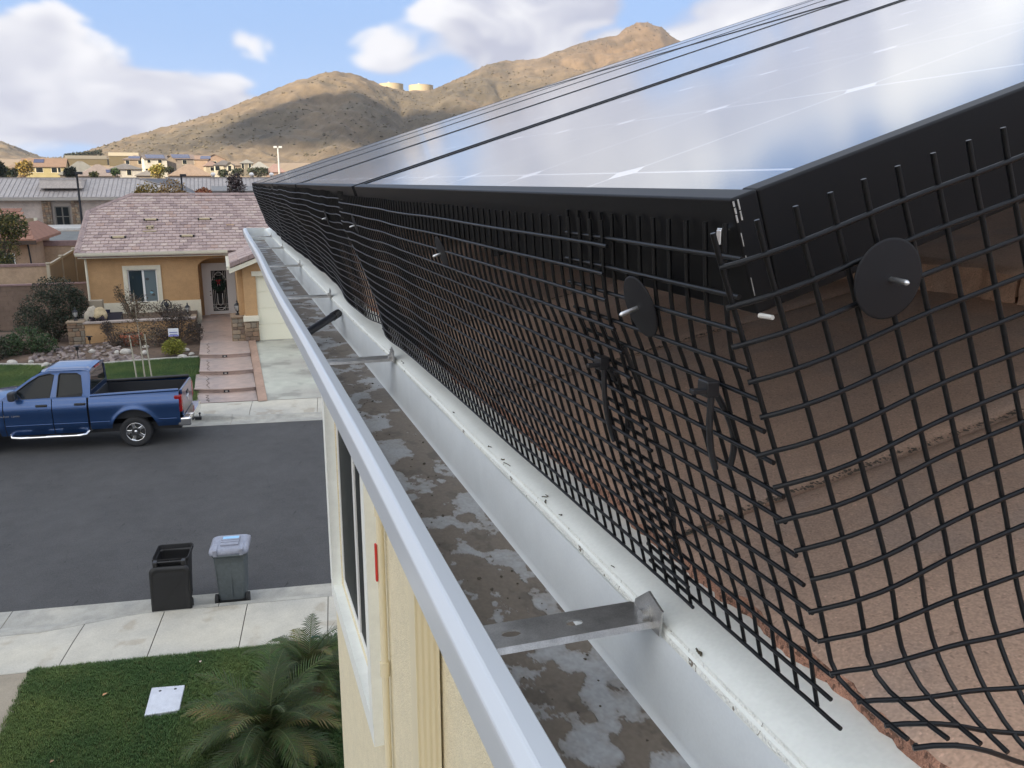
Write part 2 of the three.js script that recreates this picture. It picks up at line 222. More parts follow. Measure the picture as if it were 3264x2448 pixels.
{
  const soil = mottled([.20, .15, .10], { metres: 9, coarse: .25, mid: .15, grain: .12, tint: [.06, .05, .02], rough: .95 });
  // dry hills, one height field all round; dry grass, darker brush and orange rock towards the far peak
  const pos = [], col = [], uv = [], idx = [], AZ = []; for (let a = -180; a < -22; a += 4) AZ.push(a); for (let a = -22; a < 34; a += .13) AZ.push(a); for (let a = 34; a <= 180; a += 4) AZ.push(a);
  const NR = 96;
  for (const az of AZ) { const F = look(FOOT, az) - 30, R = look(RIDGE, az); for (let j = 0; j <= NR; j++) {
    const q = j / NR, r = q < .8 ? lerp(F, R * 1.01, q / .8) : lerp(R * 1.01, R + 560, (q - .8) / .2), x = r * Math.sin(az * D2R), z = -r * Math.cos(az * D2R), y = hillY(az, r);
    pos.push(x, y, z); uv.push(x + z * .3, y * 1.6 + z * .4);
    const b = fbm3(x * .014, y * .02, z * .014, 5), f = fbm3(x * .07, y * .07, z * .07, 3), brush = sstep(.50, .60, b + .25 * (f - .5)), rock = clamp(sstep(9, 19, az) * sstep(35, 150, y) * (.5 + f)) , m = .55 + .9 * f + .35 * (fbm3(x * .25, y * .2, z * .25, 2) - .5);
    let c = [.120 * m, .091 * m, .059 * m]; c = c.map((v, i) => lerp(v, [.072, .061, .043][i] * m, brush * .75)); c = c.map((v, i) => lerp(v, [.142, .090, .052][i] * m, rock * .6)); col.push(...c);
  } }
  const n = NR + 1; for (let i = 0; i + 1 < AZ.length; i++) for (let j = 0; j < NR; j++) { const a = i * n + j; idx.push(a, a + n, a + 1, a + 1, a + n, a + n + 1); }
  const g = new THREE.BufferGeometry(); g.setAttribute('position', new THREE.Float32BufferAttribute(pos, 3)); g.setAttribute('uv', new THREE.Float32BufferAttribute(uv, 2)); g.setAttribute('color', new THREE.Float32BufferAttribute(col, 3)); g.setIndex(idx); g.computeVertexNormals();
  const grain = mottled([.88, .87, .85], { metres: 60, coarse: .12, mid: .25, grain: .3, rough: 1, seed: 5 }); grain.vertexColors = true; grain.side = THREE.DoubleSide;
  const hills = new THREE.Mesh(g, grain); hills.name = numbered('hills'); hills.userData = { kind: 'structure' }; hills.receiveShadow = hills.castShadow = true; scene.add(hills);
  // scrub on the hills: nobody could count it
  const R = rng(77), N = 2600, sg = lump(1, 3, [1, .75, 1], .3, 1), sm = new THREE.InstancedMesh(sg, std([1, 1, 1], .95), N), M = new THREE.Matrix4(), C = new THREE.Color();
  for (let i = 0, tries = 0; i < N; tries++) { const az = -21 + 54 * R(), F = look(FOOT, az), RR = look(RIDGE, az), r = lerp(F + 4, RR * 1.002, Math.pow(R(), .8)), x = r * Math.sin(az * D2R), z = -r * Math.cos(az * D2R), y = hillY(az, r), b = fbm3(x * .014, y * .02, z * .014, 4); if (R() > .12 + 1.9 * sstep(.46, .6, b) && tries < 200000) continue;
    const s = .5 + .8 * R() * R(); M.compose(V(x, y + s * .15, z), new THREE.Quaternion().setFromAxisAngle(V(0, 1, 0), R() * 6.3), V(s * (.8 + .6 * R()), s * .85, s)); sm.setMatrixAt(i, M); const k = .7 + .6 * R(); sm.setColorAt(i, C.setRGB(.085 * k, .071 * k, .045 * k)); i++; }
  sm.name = numbered('hill_scrub'); sm.castShadow = sm.receiveShadow = true; tag(sm, 'low dark scrub scattered over the dry hillsides', 'scrub'); stuff(sm); scene.add(sm);
  // the ground as one sheet out to the foot of the hills
  const gx = []; for (let x = -1500; x <= 1500; x += (Math.abs(x) < 200 ? 25 : 100)) gx.push(x); const gz = [1500, 600, 200, 60]; for (const [t] of CURVE) if (t >= 36 && t <= 1000) gz.push(-t); gz.push(-1500);
  const P = [], I = []; for (const z of gz) for (const x of gx) P.push(x, groundY(z), z); for (let j = 0; j + 1 < gz.length; j++) for (let i = 0; i + 1 < gx.length; i++) { const a = j * gx.length + i, b = a + gx.length; I.push(a, a + 1, b, a + 1, b + 1, b); }
  const gg = new THREE.BufferGeometry(); gg.setAttribute('position', new THREE.Float32BufferAttribute(P, 3)); gg.setIndex(I); gg.computeVertexNormals();
  const ground = new THREE.Mesh(flat(gg), soil); ground.geometry.computeVertexNormals(); ground.name = numbered('ground'); ground.userData = { kind: 'structure' }; ground.receiveShadow = true; scene.add(ground);
}
// ----- street: asphalt, concrete gutters with kerbs, pavements of slabs -----
const M = {};
M.asphalt = mottled([.060, .0585, .058], { metres: 3.2, size: 1024, coarse: .14, mid: .12, grain: .34, rough: .92, bump: .003, seed: 2, extra: (c, u, v) => { const k = Math.abs(pf(u, v, 5, 90, 4) - .5); const cr = k < .004 && pn(u, v, 4, 95) > .5 ? .6 : 1, lt = pn(u, v, 400, 97) > .93 ? 1.5 : 1; return c.map(q => q * cr * lt); } });
M.concrete = mottled([.46, .435, .37], { metres: 2.7, coarse: .16, mid: .10, grain: .09, tint: [.03, .01, -.03], bump: .001, seed: 3, extra: (c, u, v) => { const st = sstep(.60, .75, pf(u, v, 6, 33, 4)); return [c[0] * (1 - .16 * st), c[1] * (1 - .2 * st), c[2] * (1 - .24 * st)]; } });
M.kerb = mottled([.36, .345, .30], { metres: 1.9, coarse: .22, mid: .18, grain: .10, tint: [.03, .01, -.02], bump: .001, seed: 4 });
M.drive = mottled([.41, .405, .345], { metres: 3.7, coarse: .2, mid: .12, grain: .07, tint: [-.02, .02, .0], rough: .55, bump: .0006, seed: 6, extra: (c, u, v) => { const st = sstep(.55, .8, pf(u, v, 5, 38, 4)); return c.map(q => q * (1 - .3 * st)); } });
M.drivebrown = mottled([.33, .28, .21], { metres: 3, coarse: .2, mid: .12, grain: .08, bump: .001, seed: 8 });
M.stamped = mottled([.37, .285, .245], { metres: 2.3, coarse: .2, mid: .2, grain: .08, tint: [.05, .0, -.03], rough: .42, bump: .002, seed: 9 });
M.joint = std([.12, .10, .08], .95);
{
  const road = struct('road'); part('asphalt', box(-70, 70, -.3, 0, -23.52, -13.32), M.asphalt, road);
  const far = struct('pavement'); // beyond the road
  // gutter pan + kerb as a cross-section (pts: -z, y), swept; the drive apron drops the kerb
  const hf = x => lerp(.155, .045, sstep(-3.9, -2.2, x)), swp = (x0, x1, prof, m, name) => part(name, grid(Math.max(2, Math.round((x1 - x0) / .3)), prof.length - 1, (s, t) => { const x = lerp(x0, x1, s), [z, y] = prof[Math.round(t * (prof.length - 1))](x); return [x, y, -z]; }, false), m, far);
  for (let i = 0; i < 20; i++) { const x0 = -37.1 + i * 3.1; swp(x0, x0 + 3.092, [x => [23.52, .004], x => [23.98, -.012], x => [24.04, .012], x => [24.085, hf(x) - .02], x => [24.12, hf(x)], x => [24.245, hf(x) + .004], x => [24.245, -.15]], M.kerb, 'kerb'); }
  for (let i = 0; i < 32; i++) { const x0 = -37.9 + i * 1.86; swp(x0, x0 + 1.848, [x => [24.252, -.1], x => [24.252, hf(x)], x => [24.262, hf(x) + .005], x => [24.9, lerp(hf(x), .16, .7)], x => [25.41, .166], x => [25.42, .158], x => [25.42, -.1]], M.concrete, 'slab'); }
  const near = struct('pavement');
  const hk = x => lerp(.045, .15, sstep(-4.6, -2.95, x));
  const seg = (x0, x1, prof, m, name) => { const g = grid(Math.max(2, Math.round((x1 - x0) / .3)), prof.length - 1, (s, t) => { const x = lerp(x0, x1, s), [z, y] = prof[Math.round(t * (prof.length - 1))](x); return [x, y, z]; }, false); part(name, g, m, near); };
  const kerbProf = [x => [-13.32, .004], x => [-12.82, -.010], x => [-12.76, .004], x => [-12.70 + .05 * sstep(-2.9, -4.6, x), hk(x) - .02], x => [-12.67 + .08 * sstep(-2.9, -4.6, x), hk(x)], x => [-12.56 + .1 * sstep(-2.9, -4.6, x), hk(x) + .004], x => [-12.56 + .1 * sstep(-2.9, -4.6, x), -.15]];
  for (const [a, b] of [[-34, -20], [-20, -13], [-13, -8.2], [-8.2, -5.09], [-5.08, -1.98], [-1.97, 1.6], [1.61, 5], [5.01, 9], [9.01, 20]]) seg(a, b, kerbProf, M.kerb, 'kerb');
  const js = [-20, -14, -9.2, -8, -6.2, -5.0, -3.84, -2.74, -1.55, -.35, .86, 2.1, 3.3, 4.5, 5.7, 6.9, 12, 20];
  for (let i = 0; i + 1 < js.length; i++) { const a = js[i] + .006, b = js[i + 1] - .006, edge = x => -12.555 + .1 * sstep(-2.9, -4.6, x);
    seg(a, b, [x => [edge(x), -.1], x => [edge(x), hk(x) + .002], x => [edge(x) + .012, hk(x) + .007], x => [-11.9, lerp(hk(x), .15, .6) + .01], x => [-11.19, .158], x => [-11.18, .15], x => [-11.18, -.1]], M.concrete, 'slab'); }
  part('joint_bed', box(-34, 20, -.14, .03, -12.5, -11.2), M.joint, near);
  // my own drive at the left edge, and the lawn beside it
  const drive = struct('driveway'); part('slab', prismY([[-9.5, 11.17], [-4.19, 11.17], [-4.10, 10.9], [-4.05, 10], [-3.9, 8], [-3.8, 4], [-9.5, 4]], -.1, .15), M.drivebrown, drive);
}
M.turf = mottled([.06, .085, .025], { metres: 1.7, coarse: .4, mid: .4, grain: .4, tint: [.02, .0, 0], rough: 1, seed: 12 });
M.blade = new THREE.MeshStandardMaterial({ color: 0xffffff, roughness: .75, side: THREE.DoubleSide });
function tuft(n, h, spread, seed) { const R = rng(seed), pos = [], nor = []; for (let i = 0; i < n; i++) { const a = R() * 6.28, x = (R() - .5) * spread, z = (R() - .5) * spread, hh = h * (.6 + .6 * R()), l = hh * (.25 + .5 * R()), w = h * .07, cx = Math.cos(a), sz = Math.sin(a), p = [[x - sz * w, 0, z + cx * w], [x + sz * w, 0, z - cx * w], [x + cx * l, hh, z + sz * l]]; const m = [[(p[0][0] + p[2][0]) / 2 - cx * l * .2, hh * .6, (p[0][2] + p[2][2]) / 2 - sz * l * .2], [(p[1][0] + p[2][0]) / 2 - cx * l * .2, hh * .6, (p[1][2] + p[2][2]) / 2 - sz * l * .2]]; for (const t of [[p[0], p[1], m[1]], [p[0], m[1], m[0]], [m[0], m[1], p[2]]]) for (const q of t) { pos.push(...q); nor.push(cx * .3, .95, sz * .3); } } const g = new THREE.BufferGeometry(); g.setAttribute('position', new THREE.Float32BufferAttribute(pos, 3)); g.setAttribute('normal', new THREE.Float32BufferAttribute(nor, 3)); g.setAttribute('uv', new THREE.Float32BufferAttribute(new Float32Array(pos.length / 3 * 2), 2)); return fixWinding(g); }
function grass(name, label, N, seed, place, h, turn = 0) {
  const R = rng(seed), im = new THREE.InstancedMesh(tuft(7, h, h * 1.6, seed), M.blade, N), m4 = new THREE.Matrix4(), C = new THREE.Color(); let n = 0;
  for (let i = 0; i < N * 3 && n < N; i++) { const p = place(R); if (!p) continue; const q = rotY(p, turn), k = .75 + .5 * R(), pat = fbm3(q[0] * 1.3, 2, q[2] * 1.3, 3); m4.compose(V(...q), new THREE.Quaternion().setFromAxisAngle(V(0, 1, 0), R() * 6.28), V(1, .7 + .6 * R(), 1)); im.setMatrixAt(n, m4); const dry = R() < .06 ? 1 : 0; im.setColorAt(n, C.setRGB((.115 + .17 * (pat - .5) + .10 * dry) * k, (.192 + .16 * (pat - .5) + .04 * dry) * k, (.048 + .04 * (pat - .5) + .02 * dry) * k)); n++; }
  im.count = n; im.name = numbered(name); im.castShadow = im.receiveShadow = true; tag(im, label, 'grass'); stuff(im); scene.add(im);
}
const COVER = [[-2.49, -9.80], [-2.53, -10.42], [-2.10, -10.40], [-2.08, -9.83]];
{
  const lawn = struct('lawn'); part('turf', prismY([[-4.17, 11.17], [10, 11.17], [10, 4], [-3.78, 4], [-3.88, 8], [-4.03, 10], [-4.09, 10.9]], -.1, .152), M.turf, lawn);
  const edge = z => lerp(-4.15, -3.86, sstep(-11, -8, z));
  grass('grass', 'mown green lawn beside the near pavement and the palm', 60000, 5, R => { const z = -11.2 + 6.2 * Math.pow(R(), 1.3), x = -4.2 + 5.1 * R(); if (x < edge(z) + .04 * (R() - .5)) return null; if (x > -2.52 && x < -2.09 && z < -9.83 && z > -10.40) return null; return [x, .15, z]; }, .05);
  const t = thing('utility_cover', 'pale rectangular concrete utility lid set in the near lawn', 'utility cover', [-2.3, .15, -10.1]);
  part('lid', prismY([[-2.49, 9.82], [-2.10, 9.85], [-2.12, 10.40], [-2.52, 10.42]], .12, .19, [], .008), mottled([.55, .57, .62], { metres: .8, coarse: .1, mid: .1, grain: .06, bump: .001, seed: 14 }), t);
  for (const [x, z] of [[-2.40, -10.32], [-2.22, -10.33]]) part('lifting_hole', lathe([[0, .192], [.018, .192], [.018, .186]], 10, [x, 0, z]), std([.05, .05, .05], .9), t);
  const LR = rng(8), lm = [[.5, .27, .13], [.30, .2, .11], [.55, .45, .36], [.26, .16, .08]];
  [[-3.05, -10.35, 'reddish fallen leaf on the lawn, left of the utility lid and nearest the pavement', .042], [-3.3, -9.1, 'pale fallen leaf on the lawn, lower left of the utility lid', .028], [-2.0, -10.9, 'small dry leaf at the lawn edge near the pavement joint', .03], [-2.75, -8.75, 'brownish fallen leaf below the utility lid', .03]].forEach(([x, z, l, s], i) => { const a = LR() * 6.3, t2 = thing('fallen_leaf', l, 'leaf', [x, .2, z]); part('blade', face([[x - s, .205, z], [x, .215, z + s * .6], [x + s, .2, z], [x, .21, z - s * .6]].map(p => [x + (p[0] - x) * Math.cos(a) + (p[2] - z) * Math.sin(a), p[1] + .006, z - (p[0] - x) * Math.sin(a) + (p[2] - z) * Math.cos(a)])), std(lm[i % 4], .8, { side: THREE.DoubleSide }), t2); });
}
// ================= MY HOUSE: wall, eave, gutter, tiles, panels, wire guard =================
const F = (u, v, y) => [v, EYE + y, -u];       // u along the eave, v in from it, y above the eye
M.stucco = mottled([.80, .72, .51], { metres: .5, size: 512, coarse: .05, mid: .06, grain: .16, rough: .92, bump: .004, seed: 20 });
M.cream = std([.78, .70, .49], .55);
M.vinyl = std([.80, .80, .77], .4);
M.white = mottled([.86, .88, .82], { metres: .4, coarse: .05, mid: .04, grain: .03, rough: .5, seed: 21 });
M.gutterWhite = phys([.61, .65, .69], .32, { clearcoat: .25, clearcoatRoughness: .3 });
M.wallWhite = mottled([.76, .79, .79], { metres: .35, coarse: .06, mid: .05, grain: .02, rough: .42, seed: 22 });
M.galv = mottled([.50, .49, .47], { metres: .12, coarse: .2, mid: .2, grain: .12, rough: .42, seed: 23, mat: { metalness: .85 } });
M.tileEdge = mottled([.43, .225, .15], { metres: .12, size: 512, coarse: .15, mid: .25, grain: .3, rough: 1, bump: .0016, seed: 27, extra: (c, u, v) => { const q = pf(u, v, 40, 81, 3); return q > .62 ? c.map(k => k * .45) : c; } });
M.alu = std([.75, .75, .74], .35, { metalness: 1 });
M.black = std([.012, .012, .014], .42);
M.wireBlack = phys([.005, .0055, .0065], .36, { specularIntensity: .6 });
M.discBlack = phys([.013, .013, .015], .62, { specularIntensity: .5 });
M.paneDark = phys([.012, .016, .018], .06, { specularIntensity: .45 }); M.screen = phys([.022, .026, .026], .55, { specularIntensity: .25 });
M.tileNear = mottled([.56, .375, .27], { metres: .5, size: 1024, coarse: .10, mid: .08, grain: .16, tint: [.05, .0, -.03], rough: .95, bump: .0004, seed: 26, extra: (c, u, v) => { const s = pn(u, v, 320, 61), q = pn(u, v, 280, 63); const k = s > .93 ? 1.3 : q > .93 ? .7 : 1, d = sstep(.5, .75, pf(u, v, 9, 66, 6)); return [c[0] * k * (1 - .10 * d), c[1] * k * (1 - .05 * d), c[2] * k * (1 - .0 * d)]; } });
const SL = 12 * D2R, roofY = v => -.245 + (v - .262) * Math.tan(SL);
{
  const h = thing('cream_house', 'cream stucco house whose eave, gutter and tiled roof fill the right side', 'house', F(2.4, 2.5, -6.3), TURN);
  // wall with the window opening (pts for prismX are (u, y))
  const wy = y => EYE + y, win = [[3.27, wy(-2.2)], [4.53, wy(-2.2)], [4.53, wy(-.86)], [3.27, wy(-.86)]];
  part('wall', [prismX([[-2.5, .1], [4.9, .1], [4.9, wy(-.34)], [-2.5, wy(-.34)]], .5, .66, [win]), box(.66, 8, .1, wy(-.34), -4.9, -4.74), box(.66, 8, .1, wy(-.34), 2.34, 2.5), box(7.9, 8.05, .1, wy(-.34), -4.9, 2.5)], M.stucco, h);
  part('soffit', box(.235, .5, wy(-.37), wy(-.345), -5.1, 2.5), M.white, h);
  part('fascia', box(.2325, .262, wy(-.37), wy(-.262), -5.1, 2.5), M.white, h);
  const w = part('window', [box(.452, .5, wy(-2.30), wy(-2.2), -4.62, -3.18), box(.452, .5, wy(-.86), wy(-.76), -4.62, -3.18), box(.450, .5, wy(-2.2), wy(-.86), -3.27, -3.18), box(.450, .5, wy(-2.2), wy(-.86), -4.62, -4.53)], M.white, h);
  part('frame', [box(.51, .56, wy(-2.2), wy(-2.15), -4.53, -3.27), box(.51, .56, wy(-.91), wy(-.86), -4.53, -3.27), box(.508, .56, wy(-2.15), wy(-.91), -3.32, -3.27), box(.508, .56, wy(-2.15), wy(-.91), -4.53, -4.48), box(.505, .565, wy(-2.15), wy(-.91), -3.93, -3.87)], M.vinyl, w);
  part('pane', [box(.513, .519, wy(-2.15), wy(-.91), -4.48, -3.93)], M.screen, w); part('pane', [box(.512, .518, wy(-2.15), wy(-.91), -3.87, -3.32)], M.screen, w);
  // white flashing under the tiles, rolled over a drip edge, and the bead of caulk along it
  const wob = (u, k = 1) => k * (n3(u * 1.7, 3, 1) - .5) * .010 + k * (n3(u * 6, 8, 1) - .5) * .004;
  const prof = [[.2297, -.2655], [.2290, -.2615], [.2297, -.2575], [.2325, -.2548], [.2450, -.2512], [.270, -.2455], [.42, -.222]];
  part('drip_flashing', grid(160, prof.length - 1, (s, t) => { const u = lerp(-.6, 5.08, s), p = prof[Math.round(t * (prof.length - 1))]; return F(u, p[0] + (t < .9 ? wob(u, .35) : 0), p[1] + wob(u + 20, .22)); }), M.white, h);
  const cream = mottled([.79, .79, .72], { metres: .16, size: 512, coarse: .1, mid: .1, grain: .05, rough: .7, seed: 29, bump: .0012, extra: (c, u, v) => { const k = Math.abs(pf(u, v, 4, 71, 5) - .5), on = pn(u, v, 3, 75) > .55; return k < .006 && on ? [.2, .17, .13] : c; } });
  part('caulk_bead', grid(420, 6, (s, t) => { const u = lerp(-.3, 5.05, s), a = Math.PI * t, e = .75 + n3(u * 14, 2, 4) * .4 + n3(u * 60, t * 2, 4) * .25, r = .0012 * e; return F(u, .2312 + wob(u, .35) - Math.cos(a) * r * .95 - .0012, -.2585 + wob(u + 20, .22) + Math.sin(a) * .0009 + (t - .5) * .0068); }), cream, h);
  const CR = rng(12), crackM = std([.10, .085, .055], .9);
  for (let i = 0; i < 14; i++) { const u = .33 + 2.0 * CR() * CR(), v0 = .2322 + .002 * CR(), pts = []; let uu = u, vv = v0; for (let k = 0; k < 5; k++) { pts.push(F(uu, vv + wob(uu, .35), -.2552 + (vv - .2325) * .38 + .0012 + wob(uu + 20, .22))); uu += (CR() - .5) * .009; vv += (CR() - .35) * .0026; } part('crack', wire(pts, .00035 + .0003 * CR(), 4), crackM, h); }
  // concrete tiles: two courses under the panels, every tile its own piece; broken, pitted lower edges
  const roof = part('roof', [slab([F(5.1, .30, -.262), F(-.9, .30, -.262), F(-.9, 5, roofY(5) - .03), F(5.1, 5, roofY(5) - .03)], .06)], M.tileNear, h);
  for (let c = 0; c < 2; c++) for (let k = -2; k < 12; k++) {
    const u0 = .072 + .41 * k + (c ? .2 : 0) + .0025, u1 = u0 + .405, v0 = c ? .78 : .270, v1 = c ? 1.3 : .83, nu = k < 3 ? 70 : 18, nv = k < 3 ? 60 : 8, sd = k * 3 + c * 50;
    const lift = c ? .034 : .0;
    const top = (s, t) => { const u = lerp(u0, u1, s), e = (n3(u * 26, sd, 1) - .5) * .005 + (n3(u * 90, sd, 5) - .5) * .0035 + (n3(u * 260, sd, 5) - .5) * .002, v = lerp(v0 + e * (1 - t) , v1, t), pit = (n3(u * 190, v * 190, 3) - .5) * .0016 * (1 - .7 * sstep(.27, .34, v)), sag = -.004 * Math.pow(1 - Math.min(1, (v - v0) / .022), 2) * (v < v0 + .022 ? 1 : 0), eg = .004 * (Math.pow(Math.abs(2 * s - 1), 30)); return F(u, v, roofY(v) + .011 + lift * (1 - (v - v0)) + pit + sag - eg + .0010 * (fbm3(u * 22, v * 22, sd, 3) - .5)); };
    const nvv = t => t < .3 ? t * .12 / .3 : lerp(.12, 1, (t - .3) / .7);
    const g1 = grid(nu, nv, (s, t) => top(s, nvv(t))), g2 = grid(nu, 6, (s, t) => { const p = top(s, 0); return [p[0] + .004 * (1 - t) * n3(s * 60, t * 4, sd) - .0025 * (1 - t) + .003 * (n3(s * 150, t * 9, sd + 7) - .5) * (t < .99 ? 1 : 0), p[1] - (1 - t) * (c ? .034 : .019), p[2]]; });
    const g3 = grid(1, 12, (s, t) => { const p = top(0, t); return [p[0], p[1] - (1 - s) * .02, p[2]]; }), g4 = grid(1, 12, (s, t) => { const p = top(1, t); return [p[0], p[1] - s * .02, p[2]]; });
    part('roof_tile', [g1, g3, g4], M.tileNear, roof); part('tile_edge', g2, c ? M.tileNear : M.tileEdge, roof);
  }
  // dirt lodged in the joints between tiles
  const dirt = std([.13, .105, .08], 1);
  for (let k = 0; k < 4; k++) { const u = .072 + .41 * k, R = rng(40 + k), gs = []; for (let i = 0; i < 320; i++) { const v = .275 + .3 * R(); const g = lump(.0005 + .0011 * R() * R(), i, [1.3, .5, 1.3], .4, 0); g.translate(...F(u + (R() - .5) * .007, v, roofY(v) + .0095)); gs.push(g); } stuff(part('dirt_in_joint', gs, dirt, roof)); }
  // small pipe and red tag beside the window
  part('conduit', [bar(F(2.99, .478, -6.2), F(2.99, .478, -.36), .014, .014, 10), bar(F(2.99, .478, -1.86), F(2.99, .478, -1.80), .019, .019, 10), bar(F(2.99, .478, -1.2), F(2.99, .478, -1.16), .019, .019, 10)], M.cream, h);
  part('red_tag', rbox(.456, .464, wy(-1.46), wy(-1.31), -3.000, -2.982, .003), std([.62, .04, .03], .5), h);
}
{ // downspout: ribbed square pipe with straps, standing off the wall
  const d = thing('downspout', 'cream ribbed downspout running down the cream wall, nearer than the window', 'downspout', F(2.16, .46, -6.2), TURN);
  const pts = []; const U0 = 2.12, U1 = 2.20, V0 = .425, V1 = .492; // cross-section with flutes
  for (let i = 0; i <= 24; i++) { const s = i / 24; pts.push([lerp(V0, V1, s), -(-U0) + .0008 * (Math.cos(s * Math.PI * 8) - 1) * (s > .08 && s < .92 ? -1 : 0)]); }
  for (let i = 0; i <= 16; i++) { const s = i / 16; pts.push([V1, lerp(U0, U1, s)]); } for (let i = 16; i >= 0; i--) pts.push([lerp(V0, V1, i / 16), U1]); for (let i = 1; i < 16; i++) pts.push([V0, lerp(U1, U0, i / 16)]);
  part('pipe', prismY(pts.map(([v, u]) => [v, u]), .3, EYE - .40), M.cream, d);
  for (const y of [-1.9, -4]) part('strap', box(.42, .4995, EYE + y, EYE + y + .025, -2.205, -2.115), M.cream, d);
}
// ----- the gutter: trough, rolled lip, hidden hangers with screws -----
const gw = (u, s) => (n3(u * .9, s, 2) - .5) * .007 * sstep(.6, 2, u) - (s === 1 ? .004 * (1 - sstep(.25, .9, u)) : 0);
{
  const g = thing('rain_gutter', 'white metal rain gutter with muddy floor running along the eave', 'gutter', F(2.5, .18, -.3), TURN);
  const inner = [[.2298, -.262], [.2296, -.312], [.2255, -.3175], [.16, -.3185], [.150, -.315], [.1385, -.296], [.122, -.279], [.118, -.262]];
  // sediment left by water on the trough floor: hard-edged islands, more along the low back edge (u runs 1.6 m, v across the floor)
  const sed = (u, v) => pf2(u, v, 36, 2.2, 200, 6) + .16 * (pf2(u, v, 140, 9, 240, 4) - .5) + .09 * (v - .45);
  const floor = tex(1024, (u, v) => { const m = sed(u, 1 - v), c = pf2(u, v, 60, 4, 230, 5); const mud = sstep(.476, .490, m), thin = sstep(.36, .476, m) * .55 + .3 * sstep(.5, .62, c), gr = .88 + .24 * pn2(u, v, 700, 40, 9); const bare = [.35, .355, .36], mc = [.165, .135, .105], damp = sstep(.55, .7, c); return bare.map((q, i) => lerp(lerp(q, [.25, .23, .205][i], thin), mc[i] * (1 - .3 * damp), mud) * gr); }, 1);
  const fm = new THREE.MeshStandardMaterial({ map: floor, roughness: .5, bumpMap: tex(1024, (u, v) => { const q = sstep(.468, .50, sed(u, 1 - v)) * (.75 + .25 * pn2(u, v, 300, 20, 3)); return [q, q, q]; }, 1, false), bumpScale: .001 });
  const strip = (P, m, name, nu = 150) => part(name, grid(nu, P.length - 1, (s, t) => { const u = lerp(-.7, 5.08, s), p = P[Math.round(t * (P.length - 1))], k = name === 'back_wall' ? 0 : name === 'floor' ? clamp((.2262 - p[0]) / .07) : 1; return [...F(u, p[0] + k * gw(u, 1), p[1] + .6 * gw(u, 5)), ...(name === 'floor' ? [u / 1.6, (.2262 - p[0]) / .0742] : [u, p[0] + p[1]])]; }, name !== 'lip'), m, g);
  strip(inner.slice(0, 3), M.wallWhite, 'back_wall');
  strip([[.2262, -.3168], [.22, -.3172], [.19, -.3176], [.155, -.3172]], fm, 'floor');
  strip(inner.slice(3), M.wallWhite, 'front_wall');
  strip([[.118, -.268], [.1303, -.262], [.1310, -.2525], [.1308, -.2508], [.1302, -.2502], [.1200, -.2497], [.1186, -.2500], [.1174, -.2507], [.1126, -.2560], [.1120, -.2572], [.1118, -.2600], [.1118, -.280], [.133, -.296], [.145, -.322], [.2255, -.322]], M.gutterWhite, 'lip', 80);
  part('end_cap', [prismZ([[.124, EYE - .25], [.145, EYE - .322], [.232, EYE - .322], [.232, EYE - .25]], -5.086, -5.08)], M.wallWhite, g);
  // hangers
  const hangers = [.43, 1.255, 2.015, 2.80, 3.58, 4.36];
  hangers.forEach((u, i) => {
    const y = -.2545, P = [];
    const b = part('hanger', [
      // web with stiffening ribs and holes, seen from above
      prismY([[.124, u + .0135], [.124, u - .0135], [.2255, u - .0135], [.2285, u - .010], [.2285, u + .010], [.2255, u + .0135]], EYE + y - .0012, EYE + y, [[...Array(12)].map((_, k) => [.1425 + .0062 * Math.cos(k * .5236), u + .004 * Math.sin(k * .5236)]), [...Array(12)].map((_, k) => [.182 + .0055 * Math.cos(k * .5236), u + .0035 * Math.sin(k * .5236)])]),
      prismX([[u - .0135, EYE + y - .0002], [u - .0152, EYE + y - .0036], [u - .0140, EYE + y - .0039], [u - .0123, EYE + y - .0012]], .124, .2262),
      prismX([[u + .0135, EYE + y - .0002], [u + .0152, EYE + y - .0036], [u + .0140, EYE + y - .0039], [u + .0123, EYE + y - .0012]], .124, .2262),
      // ear bent up against the wall
      prismX([[u - .0225, EYE + y - .005], [u + .011, EYE + y - .005], [u + .009, EYE + y + .004], [u - .0075, EYE + y + .0168], [u - .025, EYE + y + .0118]], .2262, .2276)], M.galv, g);
    part('screw', [bar(F(u - .008, .2262, y + .002), F(u - .008, .2252, y + .002), .0060, .0060, 16), bar(F(u - .008, .2252, y + .002), F(u - .008, .2212, y + .002), .0042, .0040, 6)], M.galv, b);
  });
  const dm = std([.10, .085, .065], .95), DR = rng(31);
  stuff(part('grit', [...Array(140)].map(() => { const u = .3 + 4.4 * DR() * DR(), v = .152 + .07 * DR(), q = lump(.0006 + .0022 * DR() * DR(), DR() * 99, [1, .6, 1], .4, 0); q.translate(...F(u, v + gw(u, 1), -.3166 + .6 * gw(u, 5))); return q; }), dm, g));
  const pen = thing('black_tube', 'short black tube lying across the gutter floor', 'tube', F(1.75, .19, -.30), TURN);
  part('body', [bar(F(1.70, .142, -.288), F(1.83, .2185, -.272), .008, .008, 14)], std([.02, .022, .03], .5), pen); part('cap', [bar(F(1.812, .208, -.2742), F(1.836, .2222, -.2712), .009, .009, 14)], std([.015, .015, .018], .4), pen);
}
